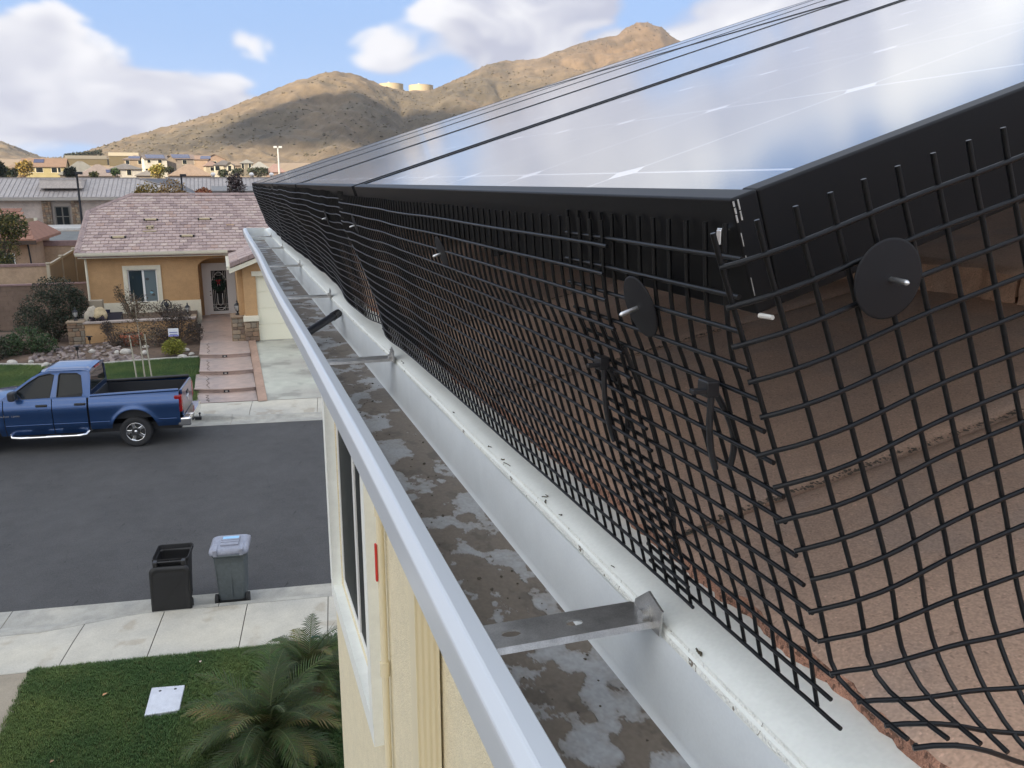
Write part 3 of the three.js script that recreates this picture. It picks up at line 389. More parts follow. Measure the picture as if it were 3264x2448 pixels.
// ----- solar panels: five portrait modules to a row, two rows -----
const PSL = 18.1 * D2R, PN = V(-Math.sin(PSL), Math.cos(PSL), 0), PS = V(Math.cos(PSL), Math.sin(PSL), 0);
const PP = (u, s, n) => [.1724 + PS.x * s + PN.x * n, EYE - .0058 + PS.y * s + PN.y * n, -u];   // s up the slope, n above the glass edge
{
  const C = .1545;   // one cell: dark blue-black with clipped corners, pale lines between
  const cell = tex(512, (u, v) => { const x = Math.abs(u - .5), y = Math.abs(v - .5), gap = .5 - .0085, cor = x + y > .925, bus = Math.min(...[.2, .5, .8].map(b => Math.abs(u - b))) < .0042; let c = [.010, .011, .017]; if (Math.abs(((v * 60) % 1) - .5) > .46) c = [.014, .015, .022]; if (bus) c = [.035, .036, .042]; if (x > gap || y > gap) c = [.45, .45, .47]; if (cor) c = [.66, .66, .68]; return c; }, C);
  M.cells = new THREE.MeshPhysicalMaterial({ map: cell, roughness: .16, ior: 1.45, clearcoat: .72, clearcoatRoughness: .10 });
  M.frame = phys([.006, .006, .007], .5, { specularIntensity: .5 });
  const L = 1.62, Wd = .94;
  const names = ['nearest', 'second', 'third', 'fourth', 'farthest'];
  for (let row = 0; row < 2; row++) for (let k = 0; k < 5; k++) {
    const u0 = .268 + Wd * k + .004, u1 = u0 + Wd - .026, s0 = row * (L + .02), s1 = s0 + L, up = row * .0012, Hh = .0445, lip = .011;
    const label = row ? (k ? `black solar panel in the upper row, ${names[k]} from the near end` : 'black solar panel in the upper row, at the near end') : (k ? `black solar panel along the gutter, ${names[k]} from the near corner` : 'nearest black solar panel with its bare corner above the wire guard');
    const p = thing('solar_panel', label, 'solar panel', PP((u0 + u1) / 2, (s0 + s1) / 2, 0), TURN, 'solar panels on the roof');
    const P = (u, s, n) => PP(u, s, n + up);
    const bx = (ua, ub, sa, sb, na, nb, r = .0012) => { const g = new RoundedBoxGeometry(ub - ua, nb - na, sb - sa, 2, r); // local x = -u.. map to the slope
      const m = new THREE.Matrix4().makeBasis(V(0, 0, -1), PN, PS.clone().multiplyScalar(1)); g.applyMatrix4(m); g.translate(...P((ua + ub) / 2, (sa + sb) / 2, (na + nb) / 2)); return flat(g); };
    part('frame', [bx(u0, u1, s0, s0 + lip, -Hh, 0), bx(u0, u1, s1 - lip, s1, -Hh, 0), bx(u0, u0 + lip, s0 + lip, s1 - lip, -Hh, 0), bx(u1 - lip, u1, s0 + lip, s1 - lip, -Hh, 0),
      bx(u0 + .001, u1 - .001, s0 + lip, s0 + lip + .022, -Hh, -Hh + .0022, .0008), bx(u0 + lip, u0 + lip + .022, s0 + .03, s1 - .03, -Hh, -Hh + .0022, .0008)], M.frame, p);
    const glass = grid(1, 1, (a, b) => { const u = lerp(u0 + lip, u1 - lip, a), s = lerp(s0 + lip, s1 - lip, b); return [...P(u, s, -.0012), (u - u0 - .0055) / 1 , (s - s0 - .0375)]; });
    part('glass', glass, M.cells, p);
    part('backsheet', grid(1, 1, (a, b) => P(lerp(u0 + lip, u1 - lip, 1 - a), lerp(s0 + lip, s1 - lip, b), -.006)), M.black, p);
    if (!row && !k) { const ed = mottled([.55, .54, .52], { metres: .02, coarse: .3, mid: .5, grain: .3, rough: .5, seed: 80, mat: { metalness: .5 } }); part('worn_corner_edge', [...[[.0005, .0012, .0031], [.0006, .0036, .0058], [.0005, .0062, .0090], [.0024, .0011, .0048], [.0024, .0053, .0087], [.0008, .013, .018], [.0007, .0215, .024], [.0008, .030, .037]].map(([o, a, b], i) => wire([P(u0 - .0001, s0 + o, -a), P(u0 - .0001, s0 + o, -b)], i < 5 ? .00038 : .0002, 5))], ed, p); }
  }
  // rails and feet under the panels
  for (let k = 0; k < 2; k++) { const s = .42 + .8 * k, r = thing('mounting_rail', k ? 'black rail under the solar panels, farther up the slope' : 'black rail under the solar panels, behind the wire guard', 'rail', PP(2.6, s, -.07), TURN); part('rail', wire([PP(.34, s, -.068), PP(4.9, s, -.068)], .02, 4), M.black, r); for (let i = 0; i < 3; i++) part('foot', bar(PP(1.9 + 1.3 * i, s, -.07), [PP(0, s, 0)[0] + .03, EYE + roofY(PP(0, s, 0)[0] + .03), -(1.9 + 1.3 * i)], .015, .02, 8), M.black, r); }
  // silver clip at the corner
  const c = thing('corner_clip', 'small bright metal clip under the near corner of the panel frame', 'clip', PP(.27, .0, -.018), TURN);
  part('blade', [rbox(.1722, .1732, EYE - .0225, EYE - .0170, -.2805, -.2775, .0004), rbox(.1725, .178, EYE - .0172, EYE - .0164, -.2805, -.2775, .0003)], M.alu, c);
  const c2 = thing('corner_peg', 'pale metal end poking out at the lower corner of the panel frame', 'fastener', PP(.266, .01, -.046), TURN);
  part('peg', [bar(PP(.272, .001, -.0450), PP(.2655, .0022, -.0453), .0010, .0009, 8)], std([.75, .74, .68], .5), c2);
}
// ----- black wire guard round the panels: welded 14 mm mesh, washers, cable ties -----
const ROWS = [[.1747, -.0258], [.1756, -.0399], [.1775, -.0531], [.1805, -.0671], [.1861, -.0795], [.1905, -.0928], [.1953, -.1058], [.2003, -.1202], [.2046, -.1329], [.2091, -.1473], [.2137, -.1608], [.219, -.174], [.2238, -.1885], [.2295, -.2036], [.2325, -.217], [.2357, -.2296]];
ROWS.forEach(r => { r[0] = .1747 + (r[0] - .1747) * .95; r[1] = -.0258 + (r[1] + .0258) * .968; });
const rowAt = j => { if (j < 0) return [.1747 + .0011 * j, -.0258 - .0141 * -j * -1]; const a = Math.min(14, Math.floor(j)), t = j - a; return [lerp(ROWS[a][0], ROWS[a + 1][0], t), lerp(ROWS[a][1], ROWS[a + 1][1], t)]; };
const WR = .00102, PITCH = .0141;
// a point of the front sheet: u along the eave, j rows down, off = distance out of the sheet
function front(u, j, off = 0) {
  const [v, y] = rowAt(j), far = sstep(.5, 1.4, u), w = (n3(u * 2.6, j * .12, 11) - .5) * .011 * far + (n3(u * 7, j * .2, 5) - .5) * .0045 * (.4 + .6 * far) + .010 * Math.exp(-Math.pow((u - 1.62) / .16, 2)) * sstep(3, 9, j) - .008 * Math.exp(-Math.pow((u - 1.36) / .05, 2)) * sstep(2, 8, j);
  const dy = (n3(u * 3.1, 2, j * .05) - .5) * .006 * far + (n3(u * 12, 2, j * .3) - .5) * .003 * far;
  return F(u, v - .95 * (off + w), y - .31 * (off + w) + dy);
}
{
  const sheets = [['wire_guard', 'short end piece of black wire mesh at the near panel corner, cut ends sticking out', .2765, 12, 0, .0000, -.0145], ['wire_guard', 'black wire mesh along the gutter between the two overlaps, carrying two washers', .382, 70, .0022, -.0026, -.006], ['wire_guard', 'far length of black wire mesh running along the gutter to the end of the panels', 1.315, 258, .0009, .0022, -.006]];
  sheets.forEach(([n, label, u0, cols, off, sh, tail], si) => {
    const t = thing(n, label, 'wire mesh', front(u0 + cols * PITCH / 2, 15), TURN, 'wire mesh guards round the solar panels');
    const uEnd = u0 + (cols - 1) * PITCH, sides = si == 0 ? 8 : si == 1 ? 6 : 4, P = (u, j, o) => { const p = front(u, j, off + o); p[1] += sh; return p; };
    const verts = [];
    for (let i = 0; i < cols; i++) { const u = u0 + i * PITCH, jit = (h3(i, si, 3) - .5) * .0006, pts = []; for (let k = -.8; k <= 15.02; k += si == 2 ? 1.0 : .5) pts.push(P(u + jit, Math.min(k, 15), 0)); pts.push(P(u + jit, 15.06, 0)); const g = wire(pts, WR, sides); if (si < 2) part('upright_wire', g, M.wireBlack, t); else verts.push(g); }
    if (verts.length) stuff(part('upright_wires', verts, M.wireBlack, t));
    for (let j = 0; j < 16; j++) { const pts = []; const st = si == 2 ? .02 : .006, ext = si == 0 ? -.0115 + .004 * (h3(j, 7, 7) - .5) - (j > 12 ? .004 : 0) : tail * (.4 + h3(j, 5, 5)); for (let u = u0 + ext; u < uEnd + .002; u += st) { const ci = Math.abs(((u - u0) / PITCH) % 1 - .5) * 2; pts.push(P(u, j, .0011 + .00012 * ci)); } part('long_wire', wire(pts, WR, sides), M.wireBlack, t); }
    // welds: a bead where the wires of the nearer sheets cross
    if (si < 2) { const gs = []; for (let i = 0; i < Math.min(cols, 30); i++) for (let j = 0; j < 16; j++) { const g = new THREE.IcosahedronGeometry(.00105, 0); g.translate(...P(u0 + i * PITCH, j, .0006)); gs.push(flat(g)); } stuff(part('welds', gs, M.wireBlack, t)); }
  });
  // the piece on the panels' near side: hangs down, its lower edge bent out over the tiles
  const side = thing('wire_guard', 'black wire mesh on the panels\' near side, bottom edge curled over the tiles', 'wire mesh', F(.258, .25, -.2), TURN, 'wire mesh guards round the solar panels');
  const S = (i, j) => { // i columns up the slope, j rows down
    let u = .2455 + .003 * Math.sin(i * .5) * sstep(1, 6, i) + .008 * Math.exp(-i * .9), v = .1585 + .0134 * i, y = -.0278 + .00438 * i, steps = Math.round(Math.max(j, 0) * 4); if (j < 0) { v += .34 * PITCH * j; y -= .94 * PITCH * j; } const j0 = lerp(12, 12.3, sstep(0, 4, i)) + .25 * sstep(6, 14, i), w = lerp(.6, 3.0, sstep(0, 5, i));
    y += .0135 * .0; for (let k = 0; k < steps; k++) { const q = k / 4, th = (86 + 6 * Math.sin(i * 1.1)) * D2R * sstep(j0 - w, j0 + w, q), d = PITCH / 4; u -= d * Math.sin(th) + d * .02; v += d * (.34 - .16 * sstep(8, 13, q)) * Math.cos(th) + d * .02; y -= d * .94 * Math.cos(th); }
    y -= .0058 * Math.min(i, 12) * sstep(9.5, 15, j); const bump = (n3(i * .35, j * .3, 9) - .5) * .004 * sstep(6, 14, j); return F(u + bump, v, Math.max(y, roofY(v) + .010) + bump * .6); };
  const colT = i => -.6;
  for (let i = 0; i < 52; i++) { const pts = []; for (let j = -.85; j <= 15.1; j += .5) pts.push(S(i, Math.min(j, 15))); part('upright_wire', wire(pts, WR, i < 26 ? 8 : 4), M.wireBlack, side); }
  for (let j = 0; j < 16; j++) { const pts = []; for (let i = j < 13 ? -.55 + .5 * h3(j, 1, 9) : -.12; i <= 51; i += .5) { const p = S(Math.max(i, 0), j); if (i < 0) { p[0] += .0134 * i; p[1] += .004 * i; p[2] -= -.004 * i * (j < 12 ? 1 : 0); } p[2] += .0010; pts.push(p); } part('long_wire', wire(pts, WR, 8), M.wireBlack, side); }
  const gs = []; for (let i = 0; i < 26; i++) for (let j = 0; j < 16; j++) { const g = new THREE.IcosahedronGeometry(.00105, 0); const p = S(i, j); p[2] += .0006; g.translate(...p); gs.push(flat(g)); } stuff(part('welds', gs, M.wireBlack, side));
}
{ // fastener washers: dished discs with a bright pin
  const disc = (label, c, nrm, r, pin, tilt = 0) => {
    const t = thing('washer', label, 'washer', c, TURN, 'round washers holding the wire mesh'), N = V(...nrm).normalize(), q = new THREE.Quaternion().setFromUnitVectors(V(0, 1, 0), N);
    const put = g => { g.applyQuaternion(q); g.translate(...c); return flat(g); };
    part('disc', put(new THREE.LatheGeometry([[0, .0012], [.0016, .0012], [r * .5, .0009], [r * .93, .0003], [r, 0], [r * .98, -.0006], [r * .5, .0001], [0, .0004]].map(p => new THREE.Vector2(...p)), 40)), M.discBlack, t);
    part('pin', put(new THREE.LatheGeometry([[0, pin], [.0006, pin - .0004], [.0011, pin - .0014], [.0010, .0005], [0, .0005]].map(p => new THREE.Vector2(...p)), 10)), M.alu, t);
  };
  const out = [-.95, -.31, 0];
  disc('large black washer on the gutter-side mesh nearest the panel corner', front(.343, 2.05, .0035), out, .0145, .0105);
  disc('black washer on the gutter-side mesh, second from the panel corner', front(.710, 2.35, .0045), out, .0145, .0085);
  disc('small-looking black washer far along the mesh, third from the panel corner', front(1.20, 2.2, .004), out, .0145, .009);
  disc('farthest black washer seen on the gutter-side mesh', front(1.55, 2.4, .004), out, .0145, .009);
  disc('black washer facing the viewer on the near-side mesh', F(.2415, .2172, -.0326), [.0, -.05, 1], .0142, .0098);
  const tieM = std([.014, .014, .016], .45);
  const tie = (label, u, j, tail, at) => {
    const p = at || front(u, j, .006), t = thing('cable_tie', label, 'cable tie', p, TURN, 'black cable ties on the wire mesh');
    part('head', rbox(p[0] - .0032, p[0] + .0028, p[1] - .0032, p[1] + .0036, p[2] - .0042, p[2] + .0034, .0009), tieM, t);
    part('stub', rbox(p[0] - .0095, p[0] - .003, p[1] - .0012, p[1] + .0008, p[2] + .0006, p[2] + .0040, .0004), tieM, t);
    const strap = (o0, o1, du0, du1) => { const pts = []; for (let k = 0; k <= 10; k++) { const s = k / 10; pts.push([lerp(p[0], p[0] + .004 * tail, s) - lerp(o0, o1, Math.sin(s * 2.6)), p[1] - .0145 * tail * s - .002, p[2] + lerp(du0, du1, s) + .002 * Math.sin(s * 3)]); } return wire(pts, .0015, 5); };
    part('strap', [strap(.000, .004, .002, -.004), strap(-.004, -.009, -.003, -.006)], tieM, t);
  };
  tie('black cable tie round the overlap of the mesh sheets, left of the corner tie', .404, 5.0, 2.9);
  tie('black cable tie lacing the two mesh sheets together at the panel corner', .291, 4.0, 2.3);
  // added strand standing in for the bundle of overlapped mesh wires, no cable
  const c = thing('cable', 'black strand standing in for the bundle of overlapped mesh wires', 'cable', F(.42, .22, -.1), TURN);
  part('wire_bundle', [wire([0, .2, .4, .6, .8, 1].map(s => { const q = front(.402 + .012 * s, 4.6 + 9.8 * s, -.007 - .006 * Math.sin(s * 3)); return q; }), .0014, 7)], tieM, c);
}
// ================= THE HOUSE ACROSS THE STREET (same turned frame, pts x = v, z = -u, y from the street) =================
M.ochre = mottled([.46, .285, .14], { metres: 1.6, coarse: .08, mid: .08, grain: .16, rough: .93, bump: .004, seed: 100 });
M.offwhite = mottled([.66, .62, .49], { metres: 1.2, coarse: .06, mid: .05, grain: .06, rough: .8, seed: 101 });
M.garage = std([.80, .77, .60], .55); M.doorwhite = std([.62, .60, .58], .5); M.darkhole = std([.012, .012, .012], .9);
M.glassD = phys([.03, .045, .05], .05, { specularIntensity: 1 }); M.curtain = mottled([.30, .36, .37], { metres: .8, coarse: .3, mid: .35, grain: .1, rough: .3, seed: 104 });
M.iron = std([.025, .026, .03], .5, { metalness: .4 });
const TILES = [[.40, .305, .275], [.33, .245, .225], [.45, .355, .31], [.27, .20, .185], [.38, .265, .22]].map((c, i) => mottled(c, { metres: .5, size: 128, coarse: .12, mid: .08, grain: .08, tint: [.02, .02, .03], rough: .9, seed: 110 + i }));
const STONES = [[.24, .17, .11], [.18, .125, .085], [.29, .22, .15], [.16, .115, .085], [.25, .16, .10], [.21, .175, .13]].map((c, i) => mottled(c, { metres: .3, size: 128, coarse: .2, mid: .2, grain: .15, rough: .95, seed: 120 + i }));
const STONEGEO = [...Array(6)].map((_, i) => { const g = new RoundedBoxGeometry(1, 1, 1, 1, .16), p = g.attributes.position; for (let k = 0; k < p.count; k++) { const x = p.getX(k), y = p.getY(k), z = p.getZ(k); p.setXYZ(k, x + .12 * (n3(x * 3 + i * 9, y * 3, z * 3) - .5), y + .12 * (n3(x * 3, y * 3 + i * 9, z * 3) - .5), z + .2 * (n3(x * 3, y * 3, z * 3 + i * 9) - .5)); } g.computeVertexNormals(); return flat(g); });
// stone facing on the near face (z = zf) and a side face of a pier
function stonePier(parent, x0, x1, y0, y1, z0, z1, seed) {   // z1 is the near face
  part('core', box(x0 + .02, x1 - .02, y0 - .05, y1, z0, z1 - .02), std([.13, .10, .075], .95), parent);
  const R = rng(seed), lay = (a0, a1, place) => { let y = y0; while (y < y1 - .02) { const h = Math.min(.10 + .12 * R(), y1 - y); let a = a0 - .04 * R(); while (a < a1 - .03) { const w = Math.min(.14 + .22 * R(), a1 - a), aa = Math.max(a, a0); place((aa + a + w) / 2, y + h / 2, a + w - aa - .012, h - .012); a += w; } y += h; } };
  const put = (pos, sc) => { const m = piece('stone', STONEGEO[Math.floor(R() * 6)], STONES[Math.floor(R() * 6)], parent, pos); m.scale.set(...sc); };
  lay(x0, x1, (a, y, w, h) => put([a, y, z1 - .02], [w, h, .07 + .03 * R()]));
  lay(-z1, -z0, (a, y, w, h) => put([x0 + .02, y, -a], [.07 + .03 * R(), h, w])); lay(-z1, -z0, (a, y, w, h) => put([x1 - .02, y, -a], [.07 + .03 * R(), h, w]));
}
{
  const h = thing('ochre_house', 'single-storey ochre stucco house with a pinkish tiled roof across the street', 'house', [-1.5, .8, -38.1], TURN);
  const fy = .8, ey = 3.5;   // floor and soffit
  // front wall with window and arched porch opening (x, y)
  const arch = [[-1.04, fy - .3], [-1.04, 2.95]]; for (let i = 1; i <= 14; i++) { const a = Math.PI * (1 - i / 14); arch.push([-.22 + .82 * Math.cos(a), 2.95 + .40 * Math.sin(a)]); } arch.push([.60, fy - .3]);
  const wall = part('wall', [prismZ([[-5.23, fy - .6], [1.0, fy - .6], [1.0, ey + .1], [-5.23, ey + .1]], -38.35, -38.1, [[[-3.74, 1.58], [-2.63, 1.58], [-2.63, 2.94], [-3.74, 2.94]], arch.map(p => [p[0], Math.max(p[1], fy - .59)])]),
    box(-5.23, -5.0, fy - .6, ey + .1, -49, -38.35), prismX([[38.9, ey + .05], [49.2, ey + .05], [46, 5.1], [42, 5.05]], -5.2, -5.0), box(-5.2, 7, fy - .6, ey, -49.2, -49),
    box(-1.3, -1.1, fy - .3, ey, -39.3, -38.35), box(.42, .62, fy - .3, ey, -39.2, -33.45), box(-1.1, .62, fy - .3, ey, -39.35, -39.22),
    prismZ([[.62, .3], [1.07, .3], [1.07, 3.03], [6.0, 3.03], [6.0, .3], [7.0, .3], [7, 3.44], [3.8, 4.75], [.62, 3.48]], -33.45, -33.2), box(6.8, 7, .3, 3.4, -49, -33.45)], M.ochre, h);
  for (const g of [box(-5.26, -1.02, fy - .5, 1.62, -38.1, -38.05), box(-1.06, -1.02, fy - .1, 1.62, -38.3, -38.1), box(.415, .44, fy - .1, 1.62, -34.2, -33.7)]) part('wainscot', g, M.offwhite, h);
  part('porch_ceiling', box(-1.1, .6, 3.3, 3.36, -39.2, -38.36), M.offwhite, h);
  const w = part('window', [box(-3.90, -3.74, 1.46, 3.1, -38.1, -38.035), box(-2.63, -2.47, 1.46, 3.1, -38.1, -38.035), box(-3.74, -2.63, 2.94, 3.1, -38.1, -38.037), box(-3.74, -2.63, 1.46, 1.58, -38.1, -38.03)], M.offwhite, h);
  part('frame', [box(-3.74, -3.69, 1.58, 2.94, -38.22, -38.16), box(-2.68, -2.63, 1.58, 2.94, -38.22, -38.16), box(-3.69, -2.68, 2.89, 2.94, -38.22, -38.16), box(-3.69, -2.68, 1.58, 1.63, -38.22, -38.16), box(-3.20, -3.12, 1.63, 2.89, -38.22, -38.155)], M.vinyl, w);
  part('pane', box(-3.69, -3.20, 1.63, 2.89, -38.20, -38.19), M.glassD, w); part('pane', box(-3.12, -2.68, 1.63, 2.89, -38.195, -38.185), phys([.15, .19, .2], .08), w);
  const paper = std([.06, .06, .055], .7); const DR = rng(3); for (let i = 0; i < 4; i++) { const x = -3.04 + .3 * DR(), y = 1.85 + .9 * DR(), g = lump(.055 + .03 * DR(), i, [1, .8, .05], .3, 1); g.translate(x, y, -38.183); part('window_sticker', g, i == 2 ? std([.2, .4, .5], .6) : paper, w); }
  { const g = lump(.06, 9, [.7, 1, .05], .3, 1); g.translate(-3.55, 2.62, -38.188); part('window_sticker', g, std([.02, .035, .03], .7), w); }
  // front door: white frame, security door with scrolled grille
  const d = part('front_door', [box(-.92, -.71, fy - .01, 3.02, -39.22, -39.14), box(.25, .42, fy - .01, 3.02, -39.22, -39.14), box(-.71, .25, 2.87, 3.02, -39.22, -39.14), box(-.71, -.56, fy + .03, 2.87, -39.2, -39.155), box(.06, .25, fy + .03, 2.87, -39.2, -39.155), box(-.56, .06, 2.70, 2.87, -39.2, -39.155), box(-.56, .06, fy + .03, fy + .16, -39.2, -39.155)], M.doorwhite, h);
  part('screen', box(-.56, .06, fy + .16, 2.70, -39.20, -39.19), M.darkhole, d);
  const gr = [], bx = (x, y0, y1) => gr.push(bar([x, y0, -39.165], [x, y1, -39.165], .009, .009, 6)), cur = pts => gr.push(wire(pts.map(p => [p[0], p[1], -39.165]), .009, 5));
  for (const x of [-.5, -.43, -.36, -.14, -.07, 0]) bx(x, fy + .45, 1.72); for (const x of [-.5, 0]) { bx(x, fy + .2, 2.68); bx(x + (x ? .07 : -.07), fy + .2, 2.68); } for (const y of [fy + .45, 2.3, fy + .3]) gr.push(bar([-.56, y, -39.165], [.06, y, -39.165], .008, .008, 6));
  { const a = []; for (let i = 0; i <= 16; i++) { const t = Math.PI * (1 + i / 16); a.push([-.25 + .10 * Math.cos(t), fy + .62 + .22 * Math.sin(t)]); } cur([[-.35, 1.72], ...a, [-.15, 1.72]]); for (const s of [-1, 1]) { const b = [], c = []; for (let i = 0; i <= 12; i++) { const t = i / 12; b.push([-.25 + s * (.28 * t), 2.64 - .34 * t * t]); c.push([-.25 + s * .26 * t, fy + .20 + .22 * (1 - Math.cos(t * 1.57))]); } cur(b); cur(c); } for (const y of [2.55, fy + .26]) { const e = []; for (let i = 0; i <= 16; i++) e.push([-.25 + .14 * Math.cos(i / 16 * 6.283), y + .05 * Math.sin(i / 16 * 6.283)]); cur(e); } }
  part('grille', gr, std([.6, .58, .55], .5), d); part('handle', [bar([-.63, 1.82, -39.155], [-.63, 1.82, -39.11], .025, .028, 8), bar([-.63, 1.66, -39.155], [-.63, 1.66, -39.10], .028, .03, 8)], std([.2, .15, .12], .4, { metalness: .6 }), d);
  // garage door of four ribbed sections, trims
  const gd = part('garage_door', box(1.07, 6, .55, 3.03, -33.4, -33.36), M.garage, h);
  for (let i = 0; i < 4; i++) { part('panel', rbox(1.075, 5.995, .585 + .61 * i, .585 + .61 * i + .604, -33.36, -33.325, .006, 1), M.garage, gd); }
  part('lintel', rbox(.93, 6.2, 3.02, 3.2, -33.2, -33.13, .01, 1), M.offwhite, h);
  // stone pier at the garage corner with its cap, and the lower pier beside it
  const pier = part('pier', box(.63, 1.04, .3, .5, -33.45, -33.21), M.ochre, h); stonePier(pier, .58, 1.06, .6, 1.36, -33.7, -33.12, 5); part('cap', rbox(.54, 1.12, 1.36, 1.56, -33.75, -33.06, .015, 1), M.offwhite, pier);
  const p2 = part('pier', box(.16, .56, .3, .5, -34.0, -33.3), M.ochre, h); stonePier(p2, .13, .575, .6, 1.5, -34.1, -33.2, 8); part('cap', rbox(.1, .6, 1.5, 1.56, -34.13, -33.15, .015, 1), STONES[0], p2);
  // ---- roofs: deck, then tiles one by one. s runs up the slope ----
  const sl = Math.atan(.335), ridgeU = 44.05, eaveU = 37.6, eY = 3.64, deckY = u => eY + (u - eaveU) * .335 - .05;
  const roof = part('roof', [slab([[-5.42, deckY(eaveU), -eaveU], [6.5, deckY(eaveU), -eaveU], [6.5, deckY(ridgeU), -ridgeU], [-3.8, deckY(ridgeU), -ridgeU], [-5.42, deckY(42), -42]], .10), slab([[-5.42, deckY(42), -42.01], [-3.8, deckY(ridgeU), -ridgeU - .01], [-5.42, deckY(42), -46.1]], .10), slab([[-3.8, deckY(ridgeU), -ridgeU - .02], [6.5, deckY(ridgeU), -ridgeU - .02], [6.5, eY - .06, -50.5], [-5.42, eY - .06, -50.5], [-5.42, deckY(42), -46.1]], .10)], TILES[1], h);
  const tg = new RoundedBoxGeometry(.286, .042, .385, 1, .006), tileG = flat(tg), q = new THREE.Quaternion().setFromAxisAngle(V(1, 0, 0), sl - .105), R = rng(55), rest = []; let count = 0;
  const ps = [...Array(20)].map((_, i) => i);
  for (const c of ps) { const u = eaveU + (c + .5) * .3135, y = deckY(u) + .055, off = c % 2 ? .15 : 0; const x0 = u > 42 ? -5.42 + (u - 42) * .80 : -5.42;
    for (let k = -1; k < 27; k++) { let a = -5.42 + off + k * .3, b = a + .3; if (b < x0 + .06 || a > 2.3) continue; const cx = (Math.max(a, x0) + b) / 2, wS = (b - Math.max(a, x0)) / .3, pos = [cx, y + .006 * (R() - .5), -u], tone = TILES[Math.floor(R() * R() * 5)], qq = q.clone().multiply(new THREE.Quaternion().setFromAxisAngle(V(0, 0, 1), (R() - .5) * .03));
      if (count < 300) { const m = piece('roof_tile', tileG, tone, roof, pos, qq); m.scale.x = wS; count++; } else { const g = tileG.clone(); g.scale(wS, 1, 1); g.applyQuaternion(qq); g.translate(...pos); (rest[TILES.indexOf(tone)] ||= []).push(g); } } }
  rest.forEach((gs, i) => gs && stuff(part('roof_tiles', gs, TILES[i], roof)));
  const cap = (a, b, n) => { const A = V(...a), B = V(...b), dir = B.clone().sub(A), L = dir.length() / n, qn = new THREE.Quaternion().setFromUnitVectors(V(0, 0, -1), dir.clone().normalize()); for (let i = 0; i < n; i++) { const P = A.clone().lerp(B, (i + .5) / n), g = prismZ([[-.13, -.05], [-.10, .02], [0, .075], [.10, .02], [.13, -.05]], -L * .54, L * .54); g.applyQuaternion(qn); g.translate(P.x, P.y + .02 + .01 * (i % 2), P.z); part('ridge_tile', g, TILES[i % 3 ? 1 : 3], roof); } };
  cap([-3.75, deckY(ridgeU) + .05, -ridgeU], [6.4, deckY(ridgeU) + .05, -ridgeU], 26); cap([-5.42, deckY(42) + .05, -42.0], [-3.8, deckY(ridgeU) + .06, -ridgeU], 6);
  cap([-5.44, eY + .01, -eaveU], [-5.44, deckY(42) + .05, -42], 12);
  // cream vents let into the tiles
  for (const [vx, vu, w2] of [[-2.86, 41.0, .22], [-.66, 41.0, .22], [-4.02, 39.15, .22], [-1.37, 39.15, .22]]) { const v = part('roof_vent', rbox(vx - w2, vx + w2, deckY(vu) + .06, deckY(vu) + .13, -vu - .2, -vu + .17, .01, 1), std([.50, .42, .27], .8), roof); for (const s of [-1, 1]) part('opening', box(vx + s * (w2 + .02) - .045, vx + s * (w2 + .02) + .045, deckY(vu) + .05, deckY(vu) + .118, -vu - .06, -vu + .16), M.darkhole, v); }
  { const v = part('roof_vent', [rbox(-3.0, -2.72, deckY(40.0) + .05, deckY(40) + .20, -40.3, -39.9, .02, 1), rbox(-3.14, -2.6, deckY(39.75) + .05, deckY(39.75) + .09, -39.95, -39.62, .01, 1)], std([.46, .38, .25], .8), roof); part('opening', [box(-2.98, -2.93, deckY(40) + .09, deckY(40) + .15, -39.9, -39.885), box(-2.79, -2.74, deckY(40) + .09, deckY(40) + .15, -39.9, -39.885)], M.darkhole, v); }
  part('pale_tile', rbox(.22, .56, deckY(40.3) + .06, deckY(40.3) + .09, -40.5, -40.2, .01, 1), std([.52, .36, .22], .85), roof);
  // rain gutter along the eave, downpipe at the corner
  const gut = part('eave_gutter', [prismX([[eaveU, 3.55], [eaveU - .10, 3.55], [eaveU - .125, 3.60], [eaveU - .135, 3.69], [eaveU - .12, 3.69], [eaveU - .11, 3.62], [eaveU - .01, 3.57]], -5.5, .18)], M.offwhite, h);
  part('soffit', box(-5.42, .5, 3.46, 3.54, -38.2, -37.62), M.offwhite, h);
  part('downpipe', [bar([-5.20, 3.45, -37.95], [-5.20, .6, -38.0], .045, .045, 8), bar([-5.28, 3.56, -37.6], [-5.20, 3.42, -37.97], .045, .045, 8)], M.offwhite, h);
  // garage roof: gable towards the street, left slope seen from the side
  const gy = x => 3.50 + (x - .22) * .385 - .03, gp = part('roof', [slab([[.22, gy(.22), -32.75], [3.8, gy(3.8), -32.75], [3.8, gy(3.8), -41], [.22, gy(.22), -38.2]], .08), slab([[3.81, gy(3.8), -32.75], [7.4, gy(.22), -32.75], [7.4, gy(.22), -38.2], [3.81, gy(3.8), -41]], .08)], TILES[1], h);
  const g2 = flat(new RoundedBoxGeometry(.385, .028, .294, 1, .01)), q2 = new THREE.Quaternion().setFromAxisAngle(V(0, 0, 1), Math.atan(.385) - .05);
  for (let c = 0; c < 7; c++) for (let k = 0; k < 16 + c; k++) { const x = .22 + (c + .5) * .31, z = -32.75 - (k + .5) * .3 - (c % 2 ? .15 : 0); piece('roof_tile', g2, TILES[Math.floor(R() * R() * 5)], gp, [x, gy(x) + .045, z], q2); }
  part('barge_board', [prismZ([[.16, gy(.16) - .10], [3.8, gy(3.8) - .10], [7.45, gy(.16) - .10], [7.45, gy(.16) - .26], [3.8, gy(3.8) - .26], [.16, gy(.16) - .26]], -32.74, -32.70)], M.offwhite, h);
